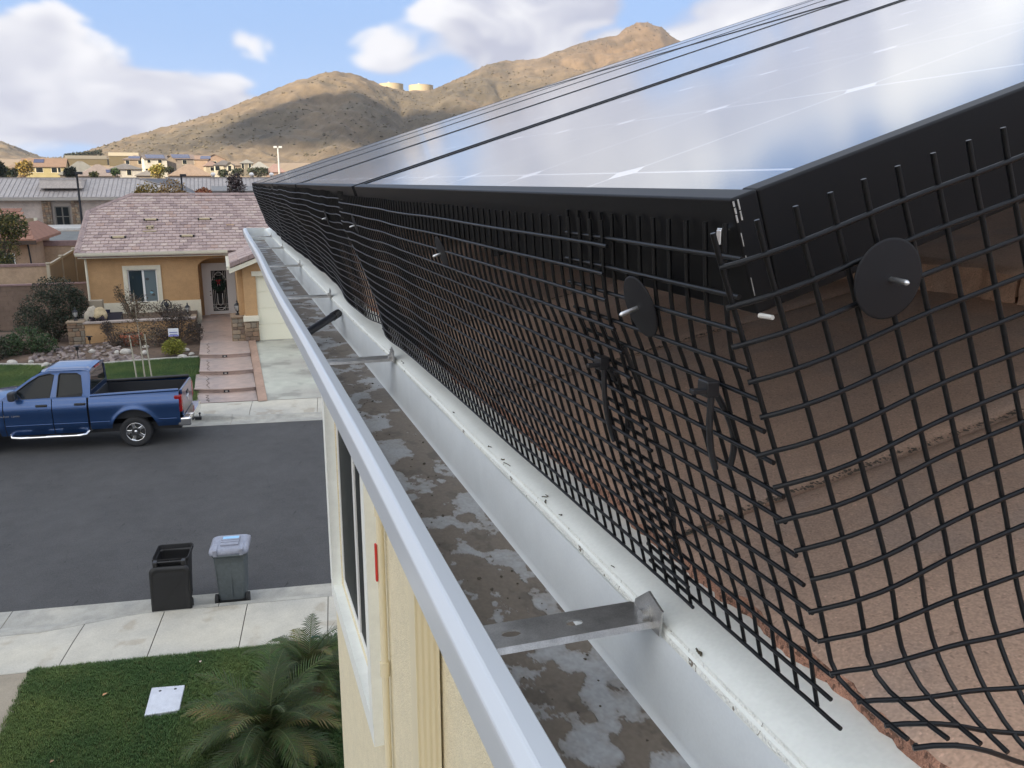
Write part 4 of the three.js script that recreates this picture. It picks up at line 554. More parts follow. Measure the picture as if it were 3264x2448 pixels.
  { const gs = []; for (let i = 0; i < 11; i++) { const x = .2 + i * .33; const g = rbox(x, x + .325, -.06, .11, -32.80, -32.66, .02, 1); const sh = new THREE.Matrix4().set(1, 0, 0, 0, .385, 1, 0, gy(.22) - .22 * .385, 0, 0, 1, 0, 0, 0, 0, 1); g.applyMatrix4(sh); g.computeVertexNormals(); part('barge_tile', g, TILES[3], gp); } }
  part('eave_gutter', box(.08, .2, gy(.22) - .16, gy(.22) - .03, -37.6, -32.75), M.offwhite, h);
}
// ================= FRONT YARD ACROSS THE STREET (turned frame) =================
const LAWN2 = [[-9.5, 32.9], [-7.5, 32.65], [-5.8, 32.0], [-4.5, 31.65], [-3, 31.85], [-2, 31.9], [-1.08, 31.85]];
const frontU = v => 25.45 / Math.cos(TURN) + v * -Math.tan(TURN) + .0;   // back edge of the far pavement (world z = -25.42)
const yardY = (v, u) => { const e = look(LAWN2, v), f = frontU(v); return u < e ? lerp(.155, .34, clamp((u - f) / (e - f))) : lerp(.34, .62, clamp((u - e) / 4)) + (u > e + .3 ? (fbm3(v * 1.2, 1, u * 1.2, 3) - .5) * .10 : 0); };
M.soil = mottled([.125, .085, .06], { metres: 1.6, coarse: .25, mid: .3, grain: .3, tint: [.03, .01, 0], rough: 1, bump: .012, seed: 140 });
M.turf2 = mottled([.048, .072, .02], { metres: 1.5, coarse: .3, mid: .3, grain: .4, rough: 1, seed: 141 });
{
  const lawn = struct('lawn', [-4, .2, -29], TURN);
  part('turf', grid(30, 12, (s, t) => { const v = lerp(-11, -1.07, s), u = lerp(frontU(v), look(LAWN2, v), t); return [v, yardY(v, u) - .004, -u]; }), M.turf2, lawn);
  grass('grass', 'green front lawn behind the parked pickup', 42000, 9, R => { const v = -9.3 + 8.25 * R(), f = frontU(v), e = look(LAWN2, v), u = lerp(f, e, R()); return [v, yardY(v, u) - .004, -u]; }, .07, TURN);
  const bed = struct('planting_bed', [-4, .4, -34], TURN);
  part('soil', grid(60, 36, (s, t) => { const v = lerp(-11, -1.05, s), u = lerp(look(LAWN2, v), 38.2, t); return [v, yardY(v, u), -u]; }), M.soil, bed);
  part('edging', wire([...Array(40)].map((_, i) => { const v = lerp(-9.5, -1.08, i / 39), u = look(LAWN2, v); return [v, yardY(v, u) + .02, -u]; }), .06, 6), M.kerb, bed);
  // river stones, each lying loose in the bed
  const R = rng(61), sc = [[.20, .155, .14], [.14, .11, .105], [.25, .20, .18], [.17, .135, .115], [.28, .235, .21]].map((c, i) => mottled(c, { metres: .4, size: 64, coarse: .2, mid: .2, grain: .2, rough: .9, seed: 150 + i })), geos = [...Array(8)].map((_, i) => lump(1, i + 3, [1.2, .62, .9], .18, 1));
  for (let n = 0, tries = 0; n < 290 && tries < 4000; tries++) { const v = lerp(-6.6, -2.9, R()), e = look(LAWN2, v), u = e + .12 + 3.1 * R() * (v > -5.0 ? clamp((-2.9 - v) / 1.2 * .8) : 1); if (u > 34.6) continue; if (v < -5.6 && u < e + .5) continue; if (v > -3.8 && u > e + .9) continue; const s = .04 + .055 * R(); const m = piece('river_stone', geos[Math.floor(R() * 8)], sc[Math.floor(R() * 5)], bed, [v, yardY(v, u) + s * .3, -u], new THREE.Quaternion().setFromEuler(new THREE.Euler(R() * .5, R() * 6.3, R() * .5))); m.scale.setScalar(s); n++; }
  const wm = mottled([.46, .43, .38], { metres: .5, size: 128, coarse: .15, mid: .15, grain: .1, rough: .9, seed: 160 });
  [['white boulder beside the planter among the river stones, left of three', -4.7, 33.4, .14], ['round white boulder in front of the brown shrub', -3.86, 33.1, .13], ['long white boulder, largest of the white ones by the planter', -3.55, 33.1, .22], ['white boulder behind the staked young tree', -2.92, 32.85, .17], ['small pale boulder next to the terracotta planter', -2.94, 33.75, .13], ['pale boulder right of the yellow-green shrub, upper one', -1.52, 33.0, .16], ['pale boulder right of the yellow-green shrub, middle one', -1.34, 32.4, .13], ['flat pale boulder at the edging beside the steps', -1.62, 31.95, .18], ['white boulder above the pickup cab', -5.95, 31.95, .17], ['tilted white boulder at the left edge of the bed', -7.1, 32.7, .2], ['grey boulder under the green shrub', -6.5, 32.6, .13]].forEach(([l, v, u, s], i) => { const y = yardY(v, u), t = thing('boulder', l, 'boulder', [v, y, -u], TURN, 'white boulders in the front bed'); s *= .75; const g = lump(s, i + 40, [1.25, .72, .9], .22, 2); g.rotateY(i * 1.7); g.translate(v, y + s * .35, -u); part('stone', g, wm, t); });
}
{ // stamped-concrete walk with three bowed steps, porch floor, and drive
  const wk = struct('walkway', [0, .2, -29], TURN);
  const bow = (v, u0, amt) => u0 - .36 * (v + .2) * .35 - amt * (1 - Math.pow((v + .2) / .86, 2));
  const levels = [[25.3, .165], [27.0, .30], [28.95, .45], [31.1, .60], [34.6, .66]];
  for (let i = 0; i < 4; i++) {
    const ua = i ? levels[i][0] : 24.9, ub = levels[i + 1][0] + .12, y = levels[i][1], edge = v => i ? bow(v, ua, .16) : 25.47 / Math.cos(TURN) - v * Math.tan(TURN) + .004;
    const L = v => -1.05 - .07 * Math.sin(i * 2 + v);
    const st = part('step', grid(16, 6, (s, t) => { const v = lerp(L(0), .655, s); return [v, y + (i === 3 ? .05 * t : .012 * t), -lerp(edge(v), ub + (i < 3 ? .1 : 0), t)]; }), M.stamped, wk);
    if (i) { part('riser', grid(16, 3, (s, t) => { const v = lerp(L(0), .655, s), e = edge(v); return [v, lerp(levels[i - 1][1] - .02, y, t) + .001, -(e - .0 + .03 * (1 - t))]; }), M.stamped, wk); part('nosing', wire([...Array(17)].map((_, k) => { const v = lerp(L(0) - .01, .655, k / 16); return [v, y - .018, -(edge(v) - .005)]; }), .024, 6), M.stamped, wk);
      const lamp = part('step_light', [rbox(-.28, -.12, y - .115, y - .045, -(bow(-.2, ua, .16) + .05), -(bow(-.2, ua, .16) - .012), .01, 1)], M.iron, wk); part('lens', box(-.235, -.165, y - .098, y - .062, -(bow(-.2, ua, .16)), -(bow(-.2, ua, .16) - .0165), .005), std([.45, .42, .38], .4), lamp); }
    const cr = []; for (let k = 0; k < 9; k++) { const t = k / 8; cr.push([-.72 + .05 * Math.sin(k * 2.1 + i) - .04 * t, y + .0135 + (i === 3 ? .05 * t * .8 : 0), -lerp(edge(-.7) + .06, Math.min(ub, ua + 1.8), t)]); } part('crack', wire(cr, .007, 4), M.joint, wk);
  }
  part('porch_floor', grid(8, 10, (s, t) => [lerp(-1.06, .62, s), lerp(.655, .80, t), -lerp(34.5, 39.3, t)]), M.stamped, wk);
  part('side_strip', grid(2, 20, (s, t) => { const u = lerp(25.42, 33.25, t), v = lerp(.665, .925, s); return [v, lerp(.168, .64, t) + .012, -u]; }), mottled([.36, .235, .17], { metres: 1.5, coarse: .15, mid: .15, grain: .1, rough: .7, seed: 171 }), wk);
  const dr = struct('driveway', [3, .2, -29], TURN);
  part('slab', grid(20, 24, (s, t) => { const v = lerp(.93, 6.6, s), f = 25.45 / Math.cos(TURN) - v * Math.tan(TURN); return [v, lerp(.165, .60, Math.pow(t, .9)), -lerp(f, 33.4, t)]; }), M.drive, dr);
}
{ // planter: low rendered wall with capping between stone piers
  const p = thing('planter_wall', 'low ochre planter wall with stone pier and capping in front of the window', 'planter', [-3.5, .4, -34.8], TURN);
  part('wall', [box(-5.12, -1.2, .2, 1.28, -35.05, -34.88), box(-5.45, -5.28, .2, 1.28, -38.1, -35.3)], M.ochre, p);
  part('soil', box(-5.3, -1.2, .9, 1.18, -38.05, -35.05), M.soil, p);
  part('capping', [rbox(-5.1, -1.15, 1.28, 1.36, -35.12, -34.80, .015, 1), rbox(-5.52, -5.2, 1.28, 1.36, -38.08, -35.3, .015, 1)], mottled([.36, .30, .26], { metres: .8, size: 256, coarse: .15, mid: .1, grain: .1, rough: .8, seed: 175 }), p);
  stonePier(p, -5.62, -5.07, .38, 1.34, -35.35, -34.86, 21); part('capping', rbox(-5.66, -5.03, 1.34, 1.40, -35.4, -34.81, .012, 1), STONES[2], p);
  stonePier(p, -1.62, -1.2, .5, 1.26, -36.0, -35.4, 23); part('capping', rbox(-1.66, -1.16, 1.26, 1.31, -36.05, -35.36, .012, 1), STONES[2], p);
}
function lantern(label, x, y, z, k = 1) {
  const t = thing('lantern', label, 'lantern', [x, y, z], TURN, 'dark lanterns on stone piers'), L = (r, n = 8) => lathe(r.map(([a, b]) => [a * k, b * k]), n, [x, y, z]);
  part('base', L([[0, .0], [.085, .0], [.09, .03], [.05, .05], [.03, .09], [.05, .13], [.075, .15], [0, .151]]), M.iron, t);
  part('glass', L([[.058, .152], [.092, .25], [.10, .31], [.085, .352]], 6), phys([.42, .42, .40], .15), t);
  const bars = []; for (let i = 0; i < 6; i++) { const a = i * Math.PI / 3, q = (r, h) => [x + Math.cos(a) * r * k, y + h * k, z + Math.sin(a) * r * k]; bars.push(wire([q(.062, .15), q(.097, .25), q(.105, .31), q(.09, .355)], .007 * k, 4)); } part('cage', bars, M.iron, t);
  part('roof', L([[.12, .35], [.11, .37], [.075, .41], [.03, .45], [.024, .48], [.036, .50], [.012, .53], [0, .59]]), M.iron, t);
}
lantern('dark lantern with pointed top on the pier left of the porch', -1.47, 1.31, -35.75, .92);
lantern('dark lantern standing on the stone pier beside the garage', .36, 1.56, -33.62, 1.0);
lantern('dark lantern on the planter corner pier, half in front of the big bush', -5.35, 1.40, -35.1, .9);
function pathLight(label, x, y, z) { const t = thing('path_light', label, 'path light', [x, y, z], TURN, 'low path lights in the bed'); part('stake', bar([x, y - .05, z], [x, y + .34, z], .017, .017, 6), M.iron, t); part('shade', lathe([[0, .50], [.11, .485], [.115, .47], [.05, .45], [.055, .36], [.03, .33], [0, .33]], 10, [x, y, z]), M.iron, t); }
pathLight('dark path light in front of the planter pier', -4.86, .42, -34.35); pathLight('dark path light standing behind the pickup cab', -5.02, .40, -32.5);
{ // things on and before the planter
  const pot = (name, label, x, y, z, prof, m) => { const t = thing(name, label, 'pot', [x, y, z], TURN); part('body', lathe(prof, 18, [x, y, z]), m, t); part('soil', lathe([[0, prof[prof.length - 1][1] - .03], [prof[prof.length - 1][0], prof[prof.length - 1][1] - .03]], 14, [x, y, z]), M.soil, t); return t; };
  { const t = thing('plant_box', 'black square plant box on the planter wall under the window', 'plant box', [-4.03, 1.18, -35.4], TURN); part('side', [box(-4.27, -3.79, 1.18, 1.58, -35.22, -35.20), box(-4.27, -3.79, 1.18, 1.58, -35.62, -35.60), box(-4.27, -4.25, 1.18, 1.58, -35.60, -35.22), box(-3.81, -3.79, 1.18, 1.58, -35.60, -35.22)], std([.022, .02, .03], .5), t); part('soil', box(-4.25, -3.81, 1.2, 1.52, -35.6, -35.22), M.soil, t); }
  pot('flower_pot', 'small dark blue pot behind the black plant box', -4.36, 1.18, -36.0, [[.0, 0], [.07, 0], [.10, .45], [.085, .45]], std([.02, .022, .05], .3));
  pot('terracotta_planter', 'round terracotta planter half hidden behind the staked tree', -3.45, .48, -34.35, [[0, 0], [.25, 0], [.36, .34], [.40, .34], [.40, .44], [.35, .44]], mottled([.42, .13, .07], { metres: .6, size: 128, coarse: .12, mid: .12, grain: .1, rough: .85, seed: 180 }));
  { const t = thing('box_planter', 'tan weathered box standing on the planter behind the pale rocks', 'box', [-4.76, 1.18, -36.2], TURN); part('side', rbox(-5.0, -4.52, 1.18, 1.98, -36.5, -36.1, .02, 1), std([.30, .25, .18], .9), t); }
  [['tall pale rock on the planter beside the pier', -4.86, -35.3, .27, [.8, 1.5, .7]], ['yellowish pale rock on the planter, leaning right', -4.52, -35.25, .26, [.9, 1.1, .7]]].forEach(([l, x, z, s, sq], i) => { const t = thing('rock', l, 'rock', [x, 1.3, z], TURN); const g = lump(s, 70 + i, sq, .25, 2); g.translate(x, 1.36 + s * .6, z); part('stone', g, mottled(i ? [.42, .33, .2] : [.42, .37, .29], { metres: .5, size: 128, coarse: .2, mid: .2, grain: .15, rough: .9, seed: 182 + i }), t); });
  { const t = thing('garden_plant', 'small dark purple plant at the foot of the pale rocks', 'plant', [-4.65, 1.3, -35.0], TURN); part('foliage', leaves(160, 4, inBlobs([[-4.78, 1.4, -35.02, .12, .12, .08], [-4.5, 1.41, -35.02, .14, .12, .08]]), .10, [[.03, .02, .03], [.05, .03, .045], [.025, .03, .015]]), new THREE.MeshStandardMaterial({ vertexColors: true, roughness: .8, side: THREE.DoubleSide }), t); }
}
// ----- shrubs and the young tree -----
M.leaf = new THREE.MeshStandardMaterial({ vertexColors: true, roughness: .75, side: THREE.DoubleSide });
M.twig = std([.10, .07, .05], .95); M.bark = mottled([.16, .12, .09], { metres: .4, size: 128, coarse: .2, mid: .3, grain: .2, rough: .95, seed: 190 });
function stems(base, tips, r, seed) { const R = rng(seed); return tips.map(t => { const m = [lerp(base[0], t[0], .5) + (R() - .5) * .15, lerp(base[1], t[1], .55), lerp(base[2], t[2], .5) + (R() - .5) * .15]; return wire([base, m, t], r, 5, r * .35); }); }
function shrub(label, turn, base, blobs, n, size, cols, seed, shell = .5, group, twigN = 26, name = 'shrub') {
  const t = thing(name, label, 'shrub', base, turn, group), R = rng(seed), f = inBlobs(blobs, .2);
  part('stems', stems(base, [...Array(twigN)].map(() => f(R)), .018, seed), M.twig, t); part('foliage', leaves(n, seed, inBlobs(blobs, shell), size, cols), M.leaf, t); return t;
}
const DARK = [[.020, .034, .015], [.026, .040, .018], [.034, .034, .019], [.015, .026, .012], [.040, .038, .022]], GREEN = [[.030, .060, .016], [.040, .075, .022], [.022, .045, .014]], PURP = [[.055, .042, .036], [.075, .055, .046], [.045, .040, .026], [.09, .065, .05]], BROWN = [[.12, .075, .042], [.085, .06, .03], [.06, .055, .025], [.15, .10, .06]];
shrub('large dark bush at the left end of the planting bed', TURN, [-6.2, .5, -35.6], [[-6.5, 1.75, -35.8, .85, .75, .7], [-5.75, 1.95, -35.9, .6, .75, .6], [-6.1, 2.45, -35.9, .8, .55, .6], [-6.9, 1.4, -35.5, .6, .6, .6], [-6.0, 1.2, -35.6, .7, .5, .5], [-5.35, 1.9, -36, .35, .6, .4]], 10500, .075, DARK, 201, .6);
shrub('mid-green shrub below the large dark bush', TURN, [-6.7, .4, -34.0], [[-6.8, .95, -34.1, .62, .5, .5], [-6.3, .78, -33.9, .5, .38, .4], [-7.3, .8, -33.9, .4, .4, .4]], 3000, .08, GREEN, 202, .55);
shrub('dark green shrub at the left edge, above the lawn', TURN, [-7.7, .4, -33.5], [[-7.7, .75, -33.6, .5, .45, .5], [-8.2, 1.1, -34.2, .6, .7, .5]], 1600, .08, DARK, 203);
shrub('grey-brown shrub before the planter wall, left of the staked tree', TURN, [-4.0, .5, -34.1], [[-4.0, .95, -34.2, .44, .42, .32], [-3.7, .75, -34.1, .35, .3, .3], [-4.25, 1.2, -34.4, .22, .25, .2]], 1500, .06, PURP, 204, .4);
shrub('large sparse purplish shrub left of the walkway', TURN, [-1.8, .5, -33.9], [[-2.3, 1.1, -34.1, .6, .45, .4], [-1.6, 1.15, -34.1, .55, .5, .4], [-1.2, .95, -33.9, .3, .4, .3], [-1.8, 1.55, -34.2, .55, .3, .35], [-2.5, .85, -33.8, .4, .35, .35]], 4600, .06, PURP, 205, .3, undefined, 60);
shrub('yellow-green rounded shrub among pale boulders beside the walkway', TURN, [-1.9, .45, -32.4], [[-1.9, .72, -32.4, .34, .30, .3], [-1.75, .66, -32.4, .28, .25, .25], [-2.05, .66, -32.4, .28, .25, .25]], 2200, .06, [[.20, .20, .02], [.26, .25, .03], [.13, .15, .02]], 206, .75);
shrub('thin twiggy plant with few leaves under the window', TURN, [-3.5, 1.2, -36.2], [[-3.6, 1.9, -36.2, .35, .5, .25], [-3.2, 1.7, -36.2, .45, .35, .3], [-3.95, 2.2, -36.3, .16, .35, .12]], 520, .075, BROWN, 207, .2, undefined, 34, 'plant');
shrub('low twiggy plant on the planter, right of the window', TURN, [-2.4, 1.2, -36.1], [[-2.4, 1.6, -36.1, .55, .3, .3], [-1.9, 1.5, -36, .4, .28, .3]], 900, .06, PURP, 208, .2, undefined, 40, 'plant');
{ // young staked tree on the lawn
  const b = [-2.63, .26, -28.95], t = thing('young_tree', 'young staked tree with thin brown leaves on the lawn behind the pickup bed', 'tree', b, TURN);
  const top = [-2.72, 3.05, -29.0]; part('trunk', wire([b, [-2.66, 1.2, -28.97], [-2.70, 2.1, -28.98], top], .026, 7, .008), std([.42, .38, .30], .9), t);
  const R = rng(31), br = []; for (let i = 0; i < 26; i++) { const s = .45 + .5 * R(), y0 = lerp(.26, 3.05, s), a = R() * 6.28, L = .35 + .45 * R() * (1.2 - s * .6); br.push(wire([[-2.68, y0, -28.97], [-2.68 + Math.cos(a) * L * .6, y0 + .22, -28.97 + Math.sin(a) * L * .6], [-2.68 + Math.cos(a) * L, y0 + .38 - .25 * R(), -28.97 + Math.sin(a) * L]], .008, 4, .002)); } part('branches', br, M.twig, t);
  part('foliage', leaves(900, 32, inBlobs([[-2.68, 2.0, -28.97, .62, .62, .5], [-2.6, 1.7, -28.97, .5, .4, .5], [-2.75, 2.6, -29, .35, .4, .3]], .1), .065, BROWN), M.leaf, t);
  for (const [x, k] of [[-2.86, 'left'], [-2.42, 'right']]) { const s = thing('tree_stake', `pale wooden stake, ${k} of the pair holding the young tree`, 'stake', [x, .26, -28.93], TURN, 'stakes at the young tree'); part('post', bar([x, .2, -28.93], [x + (x < -2.6 ? -.10 : -.10), 1.75, -28.95], .024, .022, 7), std([.44, .41, .32], .9), s); part('tie', wire([[x - .09, 1.55, -28.95], [-2.68, 1.6, -28.97]], .008, 4), M.iron, s); }
}
{ // little yard sign
  const t = thing('yard_sign', 'small white and blue yard sign on a stake before the purplish shrub', 'sign', [-1.94, .5, -33.6], TURN);
  part('stake', bar([-1.94, .45, -33.6], [-1.94, .9, -33.6], .012, .012, 6), M.iron, t); part('board', rbox(-2.12, -1.76, .86, 1.16, -33.62, -33.60, .012, 1), std([.72, .74, .78], .4), t); part('stripe', [box(-2.08, -1.80, 1.0, 1.03, -33.6, -33.597), box(-2.07, -1.81, .93, .955, -33.6, -33.597)], std([.10, .13, .35], .5), t); part('band', box(-2.11, -1.77, .87, .915, -33.6, -33.598), std([.2, .2, .55], .5), t);
  const g = thing('garden_ornament', 'dark round-topped iron ornament standing on the planter', 'ornament', [-2.2, 1.3, -35.4], TURN); const a = []; for (let i = 0; i <= 20; i++) { const q = -.5 + i / 20 * 4.14; a.push([-2.2 + .17 * Math.cos(q), 1.78 + .22 * Math.sin(q), -35.4]); } part('hoop', wire(a, .018, 6), M.iron, g); part('stand', [bar([-2.2, 1.2, -35.4], [-2.2, 1.95, -35.4], .016, .016, 6), bar([-2.36, 1.62, -35.4], [-2.04, 1.62, -35.4], .014, .014, 6)], M.iron, g); const fl = lump(.09, 3, [1, 1.2, .5], .2, 1); fl.translate(-2.2, 1.8, -35.4); part('figure', fl, M.iron, g);
}
{ // wreath on the door
  const c = [-.27, 2.1, -39.12], t = thing('wreath', 'dark green wreath with a red bow hanging on the front door', 'wreath', c, TURN);
  part('greenery', leaves(1500, 44, R => { const a = R() * 6.283, b = R() * 6.283, r = .055 + .03 * R(), q = .20; return [c[0] + (q + r * Math.cos(b)) * Math.cos(a), c[1] + (q + r * Math.cos(b)) * Math.sin(a), c[2] + r * Math.sin(b) + .03]; }, .06, [[.010, .034, .018], [.014, .045, .024], [.008, .022, .014]]), M.leaf, t);
  const bow = []; for (const s of [-1, 1]) { const g = lump(.055, s + 5, [1.1, .7, .5], .15, 1); g.translate(c[0] + s * .05, c[1] + .19, c[2] + .10); bow.push(g); bow.push(face([[c[0], c[1] + .18, c[2] + .10], [c[0] + s * .03, c[1] + .02, c[2] + .11], [c[0] + s * .06, c[1] + .04, c[2] + .11]])); } part('bow', bow, std([.38, .01, .015], .6), t); for (const s of [-1, 1]) part('ribbon', bar([c[0] + s * .035, c[1] + .08, c[2] + .1], [c[0] + s * .05, c[1] - .06, c[2] + .09], .008, .008, 4), std([.5, .45, .4], .5), t);
}
// ================= PICKUP (frame along the street; origin under the rear axle) =================
{
  const X0 = -5.03, ZN = -21.9, Wd = 1.80, ZC = ZN - Wd / 2;
  const t = thing('pickup_truck', 'blue crew-cab pickup parked facing left at the far kerb', 'pickup truck', [X0, 0, ZC]);
  const paint = new THREE.MeshPhysicalMaterial({ color: new THREE.Color().setRGB(.020, .066, .19), roughness: .32, metalness: .7, clearcoat: 1, clearcoatRoughness: .06 });
  const chrome = std([.8, .8, .8], .12, { metalness: 1 }), plastic = std([.02, .02, .022], .55), rubber = std([.022, .022, .023], .85), liner = std([.018, .019, .022], .7);
  const wx = [X0, X0 - 3.57], AR = .53, cy = .38;
  const low = x => { let y = x > -6.05 ? .50 : .43; for (const w of wx) { const d = x - w; if (Math.abs(d) < AR) y = Math.max(y, cy + .06 + Math.sqrt(AR * AR - d * d)); } return y; };
  const top = x => x > -6.06 ? lerp(1.33, 1.385, (x + 6.06) / 2.14) : x > -7.95 ? 1.315 : lerp(1.30, 1.18, sstep(-7.95, -9.4, x));
  const bulge = y => -.035 + .045 * sstep(.42, .72, y) - .004 * Math.exp(-Math.pow((y - .69) / .012, 2)) + .022 * Math.exp(-Math.pow((y - 1.02) / .16, 2)) - .07 * sstep(1.08, 1.40, y) - .03 * sstep(.62, .42, y);
  const skin = (xa, xb, name, side, y1 = top) => part(name, grid(Math.max(10, Math.round(Math.abs(xb - xa) / .025)), 22, (s, q) => { const x = lerp(xa, xb, side > 0 ? s : 1 - s), yb = low(x), y = lerp(yb, y1(x), q), flare = Math.max(...wx.map(w => .035 * Math.exp(-Math.pow((Math.hypot(x - w, y - cy - .06) - AR) / .07, 2)))); return [x, y, ZC + side * (Wd / 2 + bulge(y) + (y > .55 ? flare : flare * .4))]; }), paint, t);
  for (const s of [1, -1]) { const dr = [skin(-7.93, -6.875, 'door', s), skin(-6.855, -6.085, 'door', s)]; skin(-6.04, -3.96, 'bed_side', s); skin(-9.45, -7.95, 'fender', s);
    dr.forEach((d, i) => { const hx = i ? -6.23 : -7.09, z = ZC + s * (Wd / 2 + .012); part('handle', rbox(hx - .13, hx + .13, 1.125, 1.185, z - .03, z + .025, .018, 2), plastic, d); }); }
  // inner body, floor, wheel wells
  part('underbody', [box(-9.3, -4.0, .35, .55, ZC - .62, ZC + .62), box(-6.07, -6.03, .45, 1.30, ZC - .84, ZC + .84), box(-9.4, -6.05, .45, 1.18, ZC - .78, ZC + .78), ...wx.map(x => box(x - .52, x + .52, .9, .98, ZC - .82, ZC + .82))], plastic, t);
  // cab: leaning window frames, glass, roof
  const lean = y => ZC + (Wd / 2 - .045) - Math.pow(clamp((y - 1.31) / .60), 1.15) * .20;
  const sideFrame = (sg) => { const outer = [[-8.02, 1.30], [-7.78, 1.48], [-7.50, 1.68], [-7.28, 1.83], [-7.10, 1.92], [-6.9, 1.955], [-6.2, 1.955], [-6.05, 1.93], [-5.985, 1.84], [-6.0, 1.30]], wr = [[-6.75, 1.345], [-6.19, 1.345], [-6.17, 1.42], [-6.20, 1.82], [-6.28, 1.875], [-6.66, 1.885], [-6.69, 1.85]], wf = [[-7.52, 1.335], [-6.905, 1.345], [-6.80, 1.86], [-6.9, 1.885], [-7.14, 1.84], [-7.36, 1.71], [-7.66, 1.49]];
    const bend = g => { const p = g.attributes.position; for (let i = 0; i < p.count; i++) { const z = p.getZ(i), y = p.getY(i); p.setZ(i, sg > 0 ? lean(y) - .03 + z : 2 * ZC - lean(y) + .03 - z); } g.computeVertexNormals(); return g; };
    part('cab_side', bend(flat(extr(outer, .03, [wr, wf]))), paint, t);
    const gl = phys([.012, .015, .017], .04, { specularIntensity: .6, ior: 1.4 });
    for (const [w, n] of [[wr, 'rear'], [wf, 'front']]) part('window', bend(flat(extr(w, .004))), gl, t);
    const rim = w => wire([...w, w[0]].map(([x, y]) => [x, y, sg > 0 ? lean(y) + .001 : 2 * ZC - lean(y) - .001]), .012, 5); part('window_seal', [rim(wr), rim(wf)], plastic, t); };
  sideFrame(1); sideFrame(-1);
  part('cab_roof', grid(24, 24, (a, b) => { const x = lerp(-7.12, -5.99, a), s = 2 * b - 1, e = 1 - Math.pow(Math.abs(s), 5); const f = .05 * sstep(.15, 0, a) + .03 * sstep(.9, 1, a); return [x, 1.925 + .075 * e - f, ZC + s * .672]; }), paint, t);
  const gd = phys([.02, .025, .025], .04, { specularIntensity: 1 });
  part('windshield', grid(1, 8, (a, b) => [lerp(-8.0, -7.12, a), lerp(1.31, 1.93, a), ZC + (2 * b - 1) * lerp(.82, .66, a)]), gd, t);
  part('cab_back', [prismX([[-ZC - .82, 1.25], [-ZC + .82, 1.25], [-ZC + .81, 1.40], [-ZC + .66, 1.94], [-ZC - .66, 1.94], [-ZC - .81, 1.40]], -6.03, -6.0, [[[-ZC - .70, 1.44], [-ZC + .70, 1.44], [-ZC + .60, 1.87], [-ZC - .60, 1.87]]])], paint, t);
  part('rear_window', prismX([[-ZC - .70, 1.44], [-ZC + .70, 1.44], [-ZC + .60, 1.87], [-ZC - .60, 1.87]], -6.018, -6.010), gd, t);
  part('brake_light', rbox(-6.02, -5.975, 1.90, 1.945, ZC - .2, ZC + .2, .01, 1), std([.30, .02, .02], .3), t);
  for (const s of [.38, -.38]) part('seat', [rbox(-7.25, -6.95, .8, 1.45, ZC + s - .24, ZC + s + .24, .06), rbox(-7.2, -7.08, 1.47, 1.66, ZC + s - .12, ZC + s + .12, .04)], std([.09, .085, .08], .9), t);
  part('rear_seat', rbox(-6.4, -6.15, .8, 1.5, ZC - .65, ZC + .65, .06), std([.07, .065, .06], .9), t); part('dashboard', rbox(-8.0, -7.6, .9, 1.28, ZC - .75, ZC + .75, .08), plastic, t);
  { const a = []; for (let i = 0; i <= 20; i++) { const q = i / 20 * 6.283; a.push([-7.55 + .06 * Math.sin(q), 1.28 + .19 * Math.sin(q), ZC + .38 + .19 * Math.cos(q)]); } part('steering_wheel', wire(a, .015, 6), plastic, t); }
  part('hood', grid(16, 16, (a, b) => { const x = lerp(-9.45, -7.95, a), s = 2 * b - 1; return [x, lerp(1.16, 1.30, sstep(0, .9, a)) + .07 * (1 - s * s) - .10 * sstep(.12, 0, a), ZC + s * (.86)]; }), paint, t);
  part('grille', [box(-9.50, -9.44, .72, 1.12, ZC - .55, ZC + .55)], chrome, t); part('front_bumper', rbox(-9.66, -9.4, .42, .70, ZC - .92, ZC + .92, .06), chrome, t); for (const s of [1, -1]) part('headlight', rbox(-9.49, -9.36, .86, 1.10, ZC + s * .72 - .14, ZC + s * .72 + .14, .04), phys([.6, .6, .6], .1), t);
  // bed
  part('bed_liner', [box(-6.0, -3.98, .72, .76, ZC - .80, ZC + .80), box(-6.0, -3.98, .76, 1.30, ZC + .76, ZC + .80), box(-6.0, -3.98, .76, 1.30, ZC - .80, ZC - .76), box(-6.0, -5.97, .76, 1.31, ZC - .76, ZC + .76), box(-4.02, -3.98, .76, 1.30, ZC - .76, ZC + .76), ...wx.slice(0, 1).flatMap(x => [1, -1].map(s => rbox(x - .42, x + .42, .76, 1.02, ZC + s * .66 - .11, ZC + s * .66 + .11, .06)))], liner, t);
  for (let i = 0; i < 9; i++) part('liner_rib', box(-5.95, -4.05, .76, .775, ZC - .66 + .16 * i, ZC - .58 + .16 * i), liner, t);
  for (const s of [1, -1]) part('bed_rail', wire([[-6.0, 1.335, ZC + s * .825], [-3.97, 1.388, ZC + s * .825]], .042, 6), s > 0 ? paint : plastic, t);
  const tg = part('tailgate', [rbox(-3.97, -3.90, .70, 1.375, ZC - .72, ZC + .72, .03)], paint, t); part('handle', rbox(-3.905, -3.885, 1.12, 1.2, ZC - .12, ZC + .12, .01, 1), plastic, tg);
  { // horned badge on the tailgate
    const g = []; const hd = lump(.06, 2, [.15, 1.3, .7], .1, 2); hd.translate(-3.895, 1.0, ZC); g.push(hd); for (const s of [1, -1]) g.push(wire([[-3.893, 1.05, ZC + s * .02], [-3.893, 1.09, ZC + s * .07], [-3.893, 1.05, ZC + s * .11], [-3.893, .99, ZC + s * .10], [-3.893, .98, ZC + s * .07]], .014, 6, .006)); part('badge', g, chrome, tg); }
